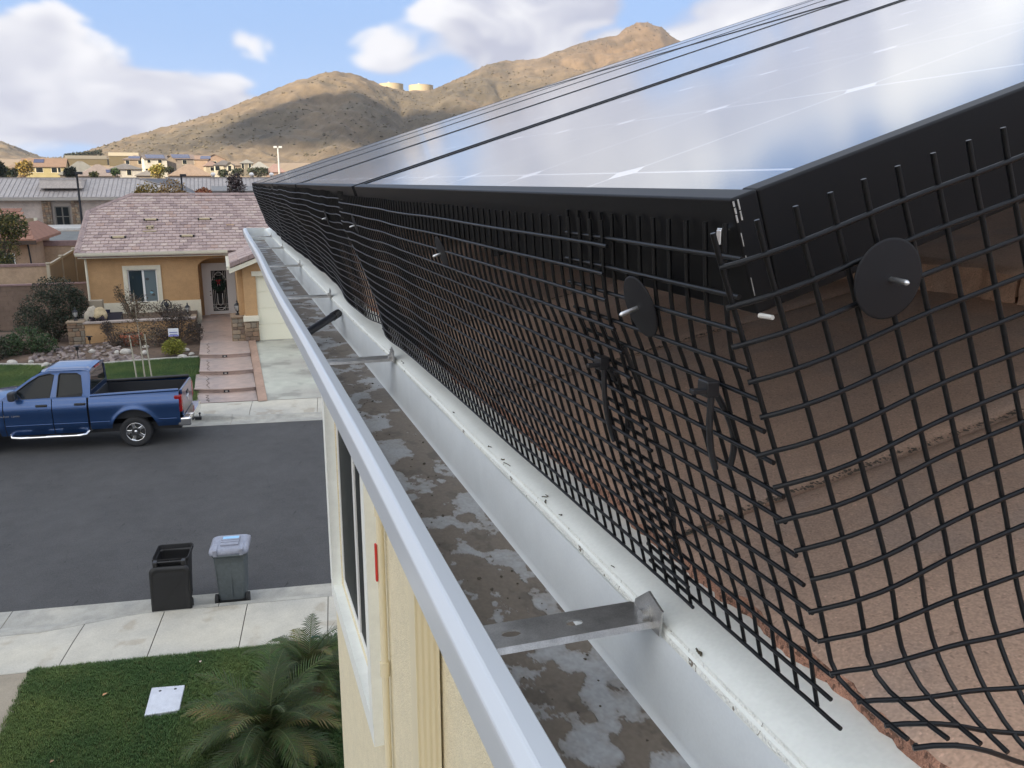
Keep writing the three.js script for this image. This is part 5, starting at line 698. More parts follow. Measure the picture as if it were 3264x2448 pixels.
  for (const s of [1, -1]) { const l = part('taillight', rbox(-4.075, -3.895, .84, 1.26, ZC + s * .80 - .085, ZC + s * .80 + .115 * s * 0 + .105, .03), phys([.26, .006, .008], .15), t); part('lens', rbox(-4.06, -3.892, .99, 1.07, ZC + s * .80 - .075, ZC + s * .80 + .107, .02, 1), phys([.20, .01, .012], .15), l); }
  part('rear_bumper', [rbox(-4.04, -3.72, .47, .69, ZC - .88, ZC + .88, .05), rbox(-3.9, -3.70, .66, .70, ZC - .5, ZC + .5, .015)], chrome, t); part('tow_hitch', [rbox(-3.76, -3.60, .38, .46, ZC - .05, ZC + .05, .01), lathe([[0, 0], [.015, 0], [.015, .06], [.03, .08], [.025, .11], [0, .12]], 10, [-3.64, .46, ZC])], plastic, t);
  for (const s of [1, -1]) { part('step_bar', wire([[-7.86, .47, ZC + s * .80], [-7.80, .40, ZC + s * .93], [-7.6, .385, ZC + s * .95], [-6.3, .385, ZC + s * .95], [-6.16, .40, ZC + s * .93], [-6.10, .47, ZC + s * .80]], .040, 12), chrome, t);
    part('step_pad', [rbox(-7.42, -7.05, .418, .43, ZC + s * .95 - .034, ZC + s * .95 + .034, .004, 1), rbox(-6.72, -6.35, .418, .43, ZC + s * .95 - .034, ZC + s * .95 + .034, .004, 1)], plastic, t);
    const m = part('mirror', [rbox(-7.74, -7.58, 1.34, 1.56, ZC + s * 1.04 - .12, ZC + s * 1.04 + .12, .05, 3), wire([[-7.62, 1.36, ZC + s * .84], [-7.66, 1.40, ZC + s * .98]], .035, 6)], plastic, t); part('mirror_glass', box(-7.578, -7.574, 1.37, 1.53, ZC + s * 1.04 - .09, ZC + s * 1.04 + .09), chrome, m);
    part('side_moulding', [wire([[-7.92, .69, ZC + s * (Wd / 2 + .012)], [-6.89, .69, ZC + s * (Wd / 2 + .012)]], .013, 5), wire([[-6.85, .69, ZC + s * (Wd / 2 + .012)], [-6.09, .69, ZC + s * (Wd / 2 + .012)]], .013, 5), wire([[-6.03, .69, ZC + s * (Wd / 2 + .012)], [-5.60, .69, ZC + s * (Wd / 2 + .012)]], .013, 5), wire([[-4.46, .69, ZC + s * (Wd / 2 + .012)], [-4.05, .69, ZC + s * (Wd / 2 + .012)]], .013, 5)], paint, t); }
  part('fuel_cap_ding', lathe([[0, .004], [.012, .003], [.014, 0]], 8, [0, 0, 0]).rotateX(Math.PI / 2).translate(-5.55, 1.04, ZN + .022), chrome, t);
  // chrome lettering on the front door
  const font = await new FontLoader().loadAsync('fonts/droid/droid_sans_bold.typeface.json'); const tx = new TextGeometry('RAM 1500', { font, size: .058, depth: .008, curveSegments: 3 }); tx.scale(1.15, 1, 1); tx.computeBoundingBox(); tx.translate(-8.02, .91, ZN + .020); part('lettering', flat(tx), chrome, t);
  // wheels
  for (const x of wx) for (const s of [1, -1]) {
    const zc = ZC + s * .78, w = part('wheel', bar([x, cy, zc - .1], [x, cy, zc + .1], .1, .1, 12), plastic, t), rot = g => { g.rotateX(s * Math.PI / 2); g.translate(x, cy, zc); return flat(g); };
    part('tyre', rot(new THREE.LatheGeometry([[.235, -.115], [.27, -.125], [.33, -.125], [.36, -.115], [.378, -.085], [.38, -.03], [.38, .03], [.378, .085], [.36, .115], [.33, .125], [.27, .122], [.235, .105]].map(p => new THREE.Vector2(...p)), 48)), rubber, w);
    const rim = [rot(new THREE.LatheGeometry([[.238, -.10], [.238, .10], [.228, .112], [.215, .10], [.205, .05], [.20, -.06]].map(p => new THREE.Vector2(...p)), 40))];
    for (let k = 0; k < 5; k++) { const sp = prismZ([[-.062, .05], [-.040, .13], [-.046, .215], [.046, .215], [.040, .13], [.062, .05]], .035, .075, [], .012); sp.rotateZ(k * 2 * Math.PI / 5 + .3); if (s < 0) sp.rotateY(Math.PI); sp.translate(x, cy, zc); rim.push(flat(sp)); }
    rim.push(rot(new THREE.LatheGeometry([[0, .105], [.04, .10], [.055, .085], [.07, .06], [.075, .03], [0, .02]].map(p => new THREE.Vector2(...p)), 20)));
    part('rim', rim, chrome, w); part('brake', rot(new THREE.CylinderGeometry(.19, .19, .02, 24)), std([.05, .05, .05], .6), w);
  }
}
// ================= WHEELED BINS AT THE NEAR KERB =================
{
  const sq = (rx, rz, r, n = 6) => { const p = []; for (const [sx, sz, a0] of [[1, 1, 0], [-1, 1, 1], [-1, -1, 2], [1, -1, 3]]) for (let i = 0; i <= n; i++) { const a = (a0 + i / n) * Math.PI / 2; p.push([sx * (rx - r) + r * Math.cos(a), sz * (rz - r) + r * Math.sin(a)]); } return p; };
  const loft = rings => { const n = rings[0].length; return grid(n, rings.length - 1, (s, q) => { const a = rings[Math.round(q * (rings.length - 1))]; return a[Math.round(s * n) % n]; }, true); };
  const bin = (label, bx, bz, m, lidM, open, turn) => {
    const t = thing('wheeled_bin', label, 'wheeled bin', [bx, 0, bz], turn, 'wheeled bins at the near kerb');
    const body = (y, k, d = 0, kz = k) => sq(.235 * k - d, .26 * kz - d, .05).map(([x, z]) => [bx + x, y, bz + z]);
    part('body', [loft([body(.09, .84), body(.13, .86), body(.5, .93), body(.80, 1), body(.83, 1.0), body(.84, 1.10), body(.90, 1.12), body(.905, 1.10)]), loft([body(.905, 1.10), body(.90, 1.06), body(.5, .93, .012), body(.12, .84, .012)]), face(body(.115, .84, .01)), face(body(.09, .84).reverse())], m, t);
    part('rib', [box(bx - .012, bx + .012, .15, .76, bz + .225, bz + .252), box(bx - .18, bx + .18, .80, .825, bz + .25, bz + .272)], m, t);
    part('axle_shelf', rbox(bx - .2, bx + .2, .02, .12, bz + .10, bz + .22, .015, 1), std([.02, .02, .022], .6), t);
    for (const s of [1, -1]) part('wheel', bar([bx + s * .205, .10, bz + .20], [bx + s * .255, .10, bz + .20], .10, .10, 18), std([.015, .015, .015], .8), t);
    part('handle', [wire([[bx - .2, .88, bz + .34], [bx + .2, .88, bz + .34]], .015, 8), ...[-.2, -.0, .2].map(x => wire([[bx + x, .86, bz + .27], [bx + x, .88, bz + .34]], .014, 6))], m, t);
    if (!open) {
      const L = (y, k, dz = 0) => sq(.285 * k, .315 * k, .085).map(([x, z]) => [bx + x, y + .02 * (1 - Math.abs(z) / .3), bz + z + .01 + dz]); const lid = part('lid', [loft([L(.885, 1.0), L(.91, 1.02), L(.945, 1.0), L(.965, .90), L(.972, .84), L(.965, .78)]), face(L(.965, .78).reverse())], lidM, t);
      part('raised_panel', [rbox(bx - .13, bx + .14, .962, .995, bz - .17, bz + .16, .012), ...[-.02, .06].map(z => box(bx - .13, bx + .14, .994, 1.002, bz + z, bz + z + .012))], lidM, lid); for (const x of [-.19, .19]) part('hinge', rbox(bx + x - .03, bx + x + .03, .88, .985, bz + .1, bz + .355, .012), lidM, lid);
      part('painted_highlight', box(bx - .115, bx + .125, .9955, .9975, bz - .15, bz - .06), phys([.30, .55, .78], .25), lid);  // blueish highlight on the lid, painted as a flat blue plate
    } else { // lid thrown back, hanging down the pavement side
      const L = (k, y0, z0) => sq(.285, .385, .08).map(([x, w]) => [bx + x * k, .425 + w * k * 1.02, bz + z0 + .06 * Math.cos((w + .385) * 2)]);
      const lid = part('lid', [loft([L(1, 0, .345), L(1.02, 0, .365), L(1.0, 0, .392), L(.9, 0, .404), L(.88, 0, .398), L(.80, 0, .398)]), face(L(.80, 0, .398)), face(L(1, 0, .345).reverse())], lidM, t);
      part('embossing', [.28, .36].map(y => box(bx - .13, bx + .13, y, y + .012, bz + .42, bz + .4365)), lidM, lid); for (const x of [-.2, .2]) part('hinge', rbox(bx + x - .03, bx + x + .03, .77, .90, bz + .27, bz + .38, .012), m, lid);
      stuff(part('refuse_stain', leaves(120, 3, R => [bx + (R() - .5) * .36, .14 + .05 * R(), bz + (R() - .5) * .4], .07, [[.05, .04, .03], [.10, .085, .06]]), M.leaf, t));
    }
    return t;
  };
  bin('open black wheeled bin with its lid hanging down towards the pavement', -2.64, -13.03, mottled([.014, .0135, .014], { metres: .5, size: 256, coarse: .2, mid: .2, grain: .15, rough: .5, seed: 220 }), mottled([.008, .0078, .008], { metres: .5, size: 256, coarse: .2, mid: .25, grain: .2, rough: .5, seed: 221 }), true, 0);
  bin('grey wheeled bin with closed pale grey lid', -1.80, -13.07, mottled([.085, .10, .105], { metres: .5, size: 256, coarse: .15, mid: .1, grain: .08, rough: .55, seed: 222 }), mottled([.26, .27, .32], { metres: .5, size: 256, coarse: .12, mid: .1, grain: .06, rough: .4, seed: 223 }), false, 0);
}
// ================= PALM ON THE NEAR LAWN =================
{
  const frondM = new THREE.MeshPhysicalMaterial({ vertexColors: true, roughness: .6, specularIntensity: .5, side: THREE.DoubleSide });
  const crown = (label, base, top, n, seed, L0) => {
    const t = thing('palm', label, 'palm', base, 0, 'pygmy palms on the near lawn'), R = rng(seed);
    part('trunk', [wire([base, [lerp(base[0], top[0], .5), lerp(base[1], top[1], .5), lerp(base[2], top[2], .5)], top], .075, 9, .06)], M.bark, t);
    for (let i = 0; i < n; i++) {
      const a = i * 2.39996 + R() * .5, k = i / n, el0 = lerp(1.40, -.05, Math.pow(k, .85)) + .12 * (R() - .5), L = L0 * (.8 + .35 * R()), pts = [], pos = [], nor = [], col = []; let x = top[0], y = top[1], z = top[2], el = el0; const ns = 16, green = R() < .12 ? [.13, .12, .04] : [[.042, .064, .020], [.054, .080, .024], [.034, .054, .018]][i % 3];
      for (let s = 0; s <= ns; s++) { pts.push(V(x, y, z)); const d = L / ns; x += Math.cos(a) * Math.cos(el) * d; z += Math.sin(a) * Math.cos(el) * d; y += Math.sin(el) * d; el -= (1.5 + .5 * k) / ns * (.35 + 1.2 * s / ns); }
      const tri = (p, q, r, c, N) => { for (const v of [p, q, r]) { pos.push(v.x, v.y, v.z); nor.push(N.x, N.y, N.z); col.push(...c); } };
      for (let s = 2; s < ns * 2; s++) { const q = s / 2, i0 = Math.min(ns - 1, Math.floor(q)), P = pts[i0].clone().lerp(pts[i0 + 1], q - i0), T = pts[i0 + 1].clone().sub(pts[i0]).normalize(), side = T.clone().cross(V(0, 1, 0)).normalize(), N0 = side.clone().cross(T).normalize(), f = q / ns, len = L * .27 * Math.sin(Math.PI * clamp(.12 + .86 * f)) * (.85 + .3 * R());
        for (const sg of [1, -1]) { const dir = side.clone().multiplyScalar(sg * .86).addScaledVector(T, .55 + .6 * f).addScaledVector(N0, .22 + .1 * R()).normalize(), tip = P.clone().addScaledVector(dir, len).add(V(0, -len * (.10 + .3 * R()), 0)), w = T.clone().multiplyScalar(.0085), mid = P.clone().addScaledVector(dir, len * .45), c = green.map(g => g * (.8 + .4 * R())), N = N0.clone().addScaledVector(side, sg * .3).normalize(); tri(P.clone().sub(w), P.clone().add(w), mid.clone().add(w), c, N); tri(P.clone().sub(w), mid.clone().add(w), mid.clone().sub(w), c, N); tri(mid.clone().sub(w), mid.clone().add(w), tip, c, N); } }
      const stem = wire(pts, .009, 4, .003), cn = stem.attributes.position.count; stem.setAttribute('color', new THREE.Float32BufferAttribute([].concat(...Array(cn).fill([.10, .12, .05])), 3));
      const g = new THREE.BufferGeometry(); g.setAttribute('position', new THREE.Float32BufferAttribute(pos, 3)); g.setAttribute('normal', new THREE.Float32BufferAttribute(nor, 3)); g.setAttribute('color', new THREE.Float32BufferAttribute(col, 3)); g.setAttribute('uv', new THREE.Float32BufferAttribute(new Float32Array(pos.length / 3 * 2), 2));
      part('frond', [g, stem], frondM, t);
    }
  };
  crown('pygmy palm with upright fronds, the one nearer the pavement', [-.50, .15, -9.9], [-.55, .42, -10.0], 30, 301, .85);
  crown('pygmy palm with arching fronds at the bottom of the lawn, beside the cream wall', [-.98, .15, -8.75], [-.96, .45, -8.75], 48, 302, 1.02);
  const e = thing('emitter_hose', 'small blue-green hose coil behind the palm fronds by the pavement', 'hose', [-.5, .16, -11.0]); const a = []; for (let i = 0; i <= 24; i++) { const q = i / 24 * 9; a.push([-.5 + .09 * Math.cos(q), .26 + .10 * Math.sin(q), -11.0 + .02 * i / 24]); } part('coil', wire(a, .012, 6), std([.03, .12, .13], .5), e);
}
// ================= BEHIND THE OCHRE HOUSE =================
M.tan = mottled([.42, .30, .20], { metres: 1.4, size: 256, coarse: .1, mid: .1, grain: .12, rough: .95, seed: 300, bump: .004 });
M.brownblock = mottled([.17, .12, .09], { metres: 1.4, size: 256, coarse: .15, mid: .15, grain: .12, rough: .95, seed: 301, bump: .004 });
M.vinylTan = std([.42, .37, .27], .6); M.boardTan = std([.30, .255, .18], .7); M.purplecap = mottled([.24, .16, .15], { metres: 1.2, size: 256, coarse: .1, mid: .1, grain: .12, rough: .95, seed: 302 });
function blocks(parent, v0, v1, y0, y1, u, m, th = .2) { // courses of concrete block, joints recessed
  part('core', box(v0, v1, y0 - .4, y1 - .01, -u - th, -u - .012), M.joint, parent); const nr = Math.round((y1 - y0) / .2); for (let r = 0; r < nr; r++) { let k = 0; for (let v = v0 - (r % 2 ? .2 : 0); v < v1; v += .4) { const a = Math.max(v, v0), b = Math.min(v + .394, v1); if (b - a > .05) part('block', box(a, b, y0 + r * .2, y0 + r * .2 + .194, -u - .1, -u + .002 * (k++ % 3)), m, parent); } }
}
{
  const w = thing('block_wall', 'tan block wall with a purplish capping far behind the house, beside its roof', 'wall', [-8, .8, -56], TURN);
  part('wall', box(-30, 10, .4, 2.80, -56.2, -56), M.tan, w); part('capping', [box(-30, 10, 2.80, 3.10, -56.3, -55.95)], M.purplecap, w);
  const s = thing('block_wall', 'brown block wall behind the big dark bush', 'wall', [-8.5, .6, -41], TURN); blocks(s, -10.6, -5.3, .5, 2.3, 39.4, M.brownblock); part('capping', box(-10.6, -5.3, 2.3, 2.36, -39.62, -39.36), M.purplecap, s);
  const s2 = thing('block_wall', 'taller brown block wall running back on the left of the fence', 'wall', [-8.5, .8, -41.2], TURN); part('wall', box(-11, -7.1, .4, 2.92, -41.4, -41.2), M.tan, s2); part('capping', box(-11, -7.05, 2.92, 3.02, -41.45, -41.15), M.purplecap, s2);
  const f = thing('vinyl_fence', 'tan panel fence with posts between the ochre house and the block wall', 'fence', [-6.3, .8, -41], TURN);
  const us = [40.6, 42.3, 44.2, 46.2], vs = [-7.0, -6.75, -6.50, -6.28], ty = [3.02, 3.2, 3.38, 3.52];
  for (let i = 0; i < 4; i++) { part('post', [rbox(vs[i] - .065, vs[i] + .065, .7, ty[i] + .02, -us[i] - .065, -us[i] + .065, .01, 1), rbox(vs[i] - .09, vs[i] + .09, ty[i] + .02, ty[i] + .09, -us[i] - .09, -us[i] + .09, .02, 1)], M.vinylTan, f); if (i < 3) { const a = i, b = i + 1; for (let k = 0; k < 9; k++) { const t0 = k / 9, t1 = (k + .93) / 9, q = (t, y) => [lerp(vs[a], vs[b], t), y, -lerp(us[a], us[b], t)], g = slab([q(t0, 0), q(t1, 0), [q(t1, 0)[0] + .03, 0, q(t1, 0)[2]], [q(t0, 0)[0] + .03, 0, q(t0, 0)[2]]].map(p => [p[0], ty[a] - .06 + (ty[b] - ty[a]) * t0, p[2]]), 2.4); part('board', g, M.boardTan, f); } part('rail', slab([[vs[a] - .03, ty[a] + .02, -us[a]], [vs[b] - .03, ty[b] + .02, -us[b]], [vs[b] + .06, ty[b] + .02, -us[b]], [vs[a] + .06, ty[a] + .02, -us[a]]], .1), M.vinylTan, f); } }
}
{ // neighbour on the left: red-tiled roof corner
  const n = thing('neighbour_house', 'neighbouring house with red-brown tiled roof at the left edge, mostly behind the tree', 'house', [-11, .9, -50], TURN);
  part('wall', box(-16, -9.75, .5, 3.35, -58, -51.6), mottled([.36, .25, .17], { metres: 1.4, size: 256, rough: .95, seed: 310 }), n); part('window', box(-10.9, -10.4, 1.7, 2.75, -51.6, -51.57), M.vinyl, n); part('pane', box(-10.85, -10.45, 1.75, 2.7, -51.57, -51.56), M.glassD, n);
  part('downpipe', bar([-9.72, 3.4, -51.5], [-9.60, 1.2, -51.5], .045, .045, 6), M.iron, n);
  const R0 = [[-16.5, 3.45, -51.0], [-9.25, 3.45, -51.0], [-10.0, 4.25, -53.3], [-16.5, 5.0, -55.6]], rf = part('roof', [slab(R0, .14), slab([[-9.25, 3.45, -51.0], [-9.25, 3.45, -59], [-10.0, 4.25, -56.6], [-10.0, 4.25, -53.3]], .14)], mottled([.27, .135, .09], { metres: 1, size: 128, rough: .9, seed: 311 }), n);
  const tm = [[.30, .15, .10], [.25, .12, .08], [.34, .18, .12]].map((c, i) => mottled(c, { metres: .6, size: 64, rough: .9, seed: 312 + i })); for (let r = 0; r < 8; r++) for (let k = 0; k < 16; k++) { const t = (r + .5) / 8, x1 = lerp(-9.3, -10.6, t), x = x1 - k * .34; part('roof_tile', slab([[x, 3.5 + 1.5 * t - .10, -51.0 - 4.5 * (t - .0625)], [x - .325, 3.5 + 1.5 * t - .10, -51.0 - 4.5 * (t - .0625)], [x - .325, 3.5 + 1.5 * t + .06, -51.0 - 4.5 * (t + .0625)], [x, 3.5 + 1.5 * t + .06, -51.0 - 4.5 * (t + .0625)]], .04), tm[(r * 7 + k * 3) % 3], rf); }
  part('fascia', box(-16.5, -9.2, 3.22, 3.42, -51.0, -50.95), std([.06, .04, .03], .8), n);
}
function tree(label, turn, b, h, blobs, n, size, cols, seed, category = 'tree', shell = .45) { const t = thing('tree', label, category, b, turn), R = rng(seed), f = inBlobs(blobs, .1); part('trunk', [wire([b, [b[0] + .1, b[1] + h * .4, b[2]], [b[0], b[1] + h * .8, b[2]]], h * .025, 7, h * .012), ...stems([b[0], b[1] + h * .3, b[2]], [...Array(14)].map(() => f(R)), h * .008, seed)], M.bark, t); part('crown', leaves(n, seed, inBlobs(blobs, shell), size, cols), M.leaf, t); return t; }
const OLIVE = [[.075, .085, .03], [.055, .07, .025], [.12, .12, .03], [.16, .13, .03], [.04, .055, .02]], YEL = [[.22, .15, .03], [.28, .19, .04], [.18, .13, .03], [.12, .10, .03]];
tree('yellowing green tree at the left edge beside the neighbouring roof', TURN, [-9.5, .8, -43.2], 4.6, [[-9.35, 3.6, -43.2, .95, 1.0, .8], [-9.5, 4.7, -43.2, 1.1, .65, .9], [-8.6, 4.5, -43.2, .6, .6, .6], [-9.3, 2.5, -43, .7, .8, .6]], 6500, .11, OLIVE, 330);
for (const [l, v, u, y0, h, w, c, sd] of [['orange-yellow shrub behind the tiled ridge, left one', -4.2, 60, 3.2, 1.5, .75, YEL, 340], ['orange-brown shrub behind the tiled ridge, middle one', -2.75, 60, 3.2, 1.9, .8, [[.26, .16, .05], [.18, .11, .04], [.3, .2, .07]], 341], ['reddish shrub behind the tiled ridge', -.85, 60, 3.2, .9, .45, [[.30, .07, .035], [.22, .09, .04], [.3, .14, .06]], 342]]) shrub(l, TURN, [v, .9, -u], [[v, 5.5 + h * .2, -u, w, h * .38, .6], [v + w * .5, 5.5, -u, w * .8, .35, .6], [v - w * .6, 5.6, -u, w * .6, .4, .6]], 1500, .15, c, sd, .1, undefined, 40);
tree('dark leafless-looking bush behind the right end of the tiled ridge', TURN, [1.1, .9, -60], 5.9, [[1.15, 5.95, -60, .62, .55, .5], [1.05, 6.5, -60, .5, .45, .5], [1.3, 5.3, -60, .7, .5, .5]], 1700, .14, [[.045, .03, .03], [.06, .035, .035], [.03, .024, .024]], 345, 'bush', .2);
{ // low building with standing-seam metal roof
  const U = 112, seamM = std([.25, .225, .21], .6), roofM = mottled([.36, .325, .305], { metres: 3, size: 256, coarse: .08, mid: .05, grain: .04, rough: .6, seed: 350 }), wallM = mottled([.50, .42, .37], { metres: 3, size: 256, coarse: .06, mid: .05, grain: .08, rough: .9, seed: 351 });
  const b = thing('metal_roof_building', 'long low building with grey standing-seam metal roof beyond the tiled house', 'building', [-14, 1.4, -U], TURN), eY = 4.72, rY = 6.85, rU = U + 6.4;
  part('wall', [box(-40, -2.6, 1.2, 4.65, -130, -U - .9), box(-8, 26, 1.2, 4.9, -135, -U - 8)], wallM, b);
  const rf = part('roof', [slab([[-40, eY, -U], [-2.05, eY, -U], [-9.5, rY, -rU], [-40, rY, -rU]], .12), slab([[-40, rY, -rU - .02], [-9.5, rY, -rU - .02], [-2.05, eY, -rU - 6.4], [-40, eY, -rU - 6.4]], .12)], roofM, b);
  part('hip_face', slab([[-9.49, rY - .01, -rU], [-2.04, eY - .01, -U], [-1.9, eY + .05, -rU - .3], [-5.4, rY - .03, -rU - 6.0]], .1), std([.085, .080, .082], .6), b);  // hip side away from the light, its shade put into a darker colour
  for (let k = 0; k < 62; k++) { const x = -33 + k * .5; if (x > -2.3) break; const t1 = x > -9.5 ? (-2.05 - x) / 7.45 : 1; if (t1 < .05) continue; part('seam', bar([x, eY + .03, -U], [x, lerp(eY, rY, t1) + .03, -lerp(U, rU, t1)], .028, .028, 4), seamM, rf); }
  part('ridge', [box(-40, -9.45, rY - .04, rY + .08, -rU - .15, -rU + .12), wire([[-9.5, rY + .05, -rU], [-2.05, eY + .05, -U]], .08, 5)], seamM, b);
  part('fascia', box(-40, -2.0, eY - .36, eY - .10, -U + .06, -U - .02 + .06), std([.36, .33, .29], .6), b); part('eave_soffit', box(-40, -2.1, eY - .42, eY - .36, -U - 1.0, -U + .04), std([.20, .17, .15], .8), b);
  const wing = part('wing_roof', [slab([[-2.0, 4.9, -U - 6.3], [22, 4.9, -U - 6.3], [22, 6.95, -U - 12.6], [-6.4, 6.95, -U - 12.6]], .12)], roofM, b); for (let k = 0; k < 40; k++) { const x = -5.9 + k * .5; const t0 = x < -2 ? (-2 - x) / 4.4 : 0; part('seam', bar([x, lerp(4.9, 6.95, t0) + .05, -U - 6.3 - 6.3 * t0], [x, 7.0, -U - 12.6], .028, .028, 4), seamM, wing); }
  part('ridge', box(-6.5, 22, 6.9, 7.03, -U - 12.8, -U - 12.4), seamM, b);
  part('porch_roof', [slab([[-.8, 5.35, -U - 2], [6, 5.35, -U - 2], [6, 5.9, -U - 5], [-.8, 5.9, -U - 5]], .1), box(-.8, 6, 4.2, 5.25, -U - 5, -U - 2.4)], std([.20, .19, .18], .6), b);
  // roof box over the entrance
  const bx = part('roof_box', box(-19.45, -15.05, 5.68, 6.66, -U - 5.6, -U - 1.6), mottled([.58, .52, .47], { metres: 2, size: 128, coarse: .05, mid: .05, grain: .05, rough: .8, seed: 353 }), b);
  part('coping', box(-19.5, -15.0, 6.62, 6.69, -U - 5.65, -U - 1.55), std([.40, .36, .33], .7), bx);
  // entrance: stone piers, dark double door
  const st = (a, z) => { const p = part('stone_pier', box(a + .05, z - .05, 1.5, 4.3, -U - .85, -U - .5), std([.14, .10, .08], .95), b); const R = rng(Math.round(a * 10 + 999)); let y = 1.5; while (y < 4.25) { const hh = .16 + .16 * R(); let x = a; while (x < z - .05) { const w = Math.min(.2 + .3 * R(), z - x); const m = piece('stone', STONEGEO[Math.floor(R() * 6)], STONES[Math.floor(R() * 6)], p, [x + w / 2, y + hh / 2, -U - .46]); m.scale.set(w - .02, hh - .02, .15); x += w; } y += hh; } };
  st(-19.3, -18.33); st(-16.24, -15.4);
  part('entrance_wall', box(-18.33, -16.24, 1.4, 4.3, -U - .9, -U - .78), std([.34, .29, .25], .85), b);
  const d = part('double_door', [box(-18.05, -17.93, 1.45, 3.65, -U - .78, -U - .7), box(-16.62, -16.5, 1.45, 3.65, -U - .78, -U - .7), box(-17.93, -16.62, 3.55, 3.65, -U - .78, -U - .7), box(-17.34, -17.20, 1.45, 3.55, -U - .78, -U - .7), box(-17.93, -16.62, 2.45, 2.55, -U - .78, -U - .71)], std([.12, .11, .09], .5), b); for (const [x0, x1] of [[-17.93, -17.34], [-17.2, -16.62]]) for (const [y0, y1] of [[1.5, 2.45], [2.55, 3.55]]) part('pane', box(x0, x1, y0, y1, -U - .77, -U - .75), M.paneDark, d);
  part('column', [box(-20.25, -19.9, 1.4, 2.4, -U - .5, -U - .3)], M.offwhite, b); part('plinth', box(-24, -20.3, 1.2, 2.35, -U - .9, -U - .7), STONES[2], b);
  part('bollard_sign', box(-13.7, -13.55, 2.4, 3.6, -U - .7, -U - .68), std([.7, .66, .6], .7), b);
  const pv = struct('pavement', [-17, 1, -108], TURN); part('entrance_walk', slab([[-20.4, 1.45, -106.5], [-13, 1.45, -106.5], [-13, 1.62, -111.6], [-20.4, 1.62, -111.6]], .3), mottled([.48, .47, .45], { metres: 3, size: 128, rough: .9, seed: 355 }), pv); part('walk_edge', box(-20.4, -13, 1.0, 1.45, -106.5, -106.3), mottled([.52, .51, .49], { metres: 3, size: 128, rough: .9, seed: 356 }), pv);
  const lot = struct('parking_lot', [-17, 1, -98], TURN); part('asphalt', slab([[-40, 1.05, -88], [20, 1.05, -88], [20, 1.2, -106.2], [-40, 1.2, -106.2]], .2), mottled([.15, .155, .15], { metres: 3, size: 128, rough: .95, seed: 357 }), lot);
  for (let i = 0; i < 3; i++) { const v = [4.4, 7.0, -.5][i], g = thing('roof_turbine', ['white roof turbine on the metal roof, middle of three', 'white roof turbine on the metal roof, farthest right', 'white roof turbine on the metal roof, leftmost, low'][i], 'roof vent', [v, 7, -U - 12], TURN, 'white roof turbines on the metal roof'); part('cap', lathe([[0, 1.0], [.25, .92], [.38, .7], [.38, .5], [.25, .3], [0, .3]].map(([r, y]) => [r * .8, y * .7]), 12, [v, 6.95, -U - 12.4]), std([.75, .73, .7], .5), g); part('neck', bar([v, 6.7, -U - 12.4], [v, 7.2, -U - 12.4], .16, .16, 8), seamM, g); }
}
// lamp posts
{
  const lamp = (label, v, u, y0, y1, r, m, two) => { const t = thing('lamp_post', label, 'lamp post', [v, y0, -u], TURN); part('pole', bar([v, y0, -u], [v, y1, -u], r, r * .75, 8), m, t); if (two) { part('arm', bar([v - .7, y1 - .1, -u], [v + .7, y1 - .1, -u], .07, .07, 6), m, t); for (const s of [-1, 1]) part('head', rbox(v + s * .62 - .42, v + s * .62 + .42, y1 - .12, y1 + .38, -u - .3, -u + .3, .12), std([.6, .62, .6], .5), t); } else part('head', rbox(v - .12, v + .52, y1 - .1, y1 + .16, -u - .22, -u + .22, .04), m, t); };
  lamp('dark parking-lot lamp post before the metal-roofed building, left one', -12.92, 95, 1, 7.2, .12, M.iron); lamp('dark lamp post in front of the valley of the metal roof', -3.62, 100, 1, 7.05, .12, M.iron); lamp('tall pale lamp post with double head before the shaded hill', 14.9, 230, 3, 14.7, .26, std([.58, .58, .55], .6), true);
}
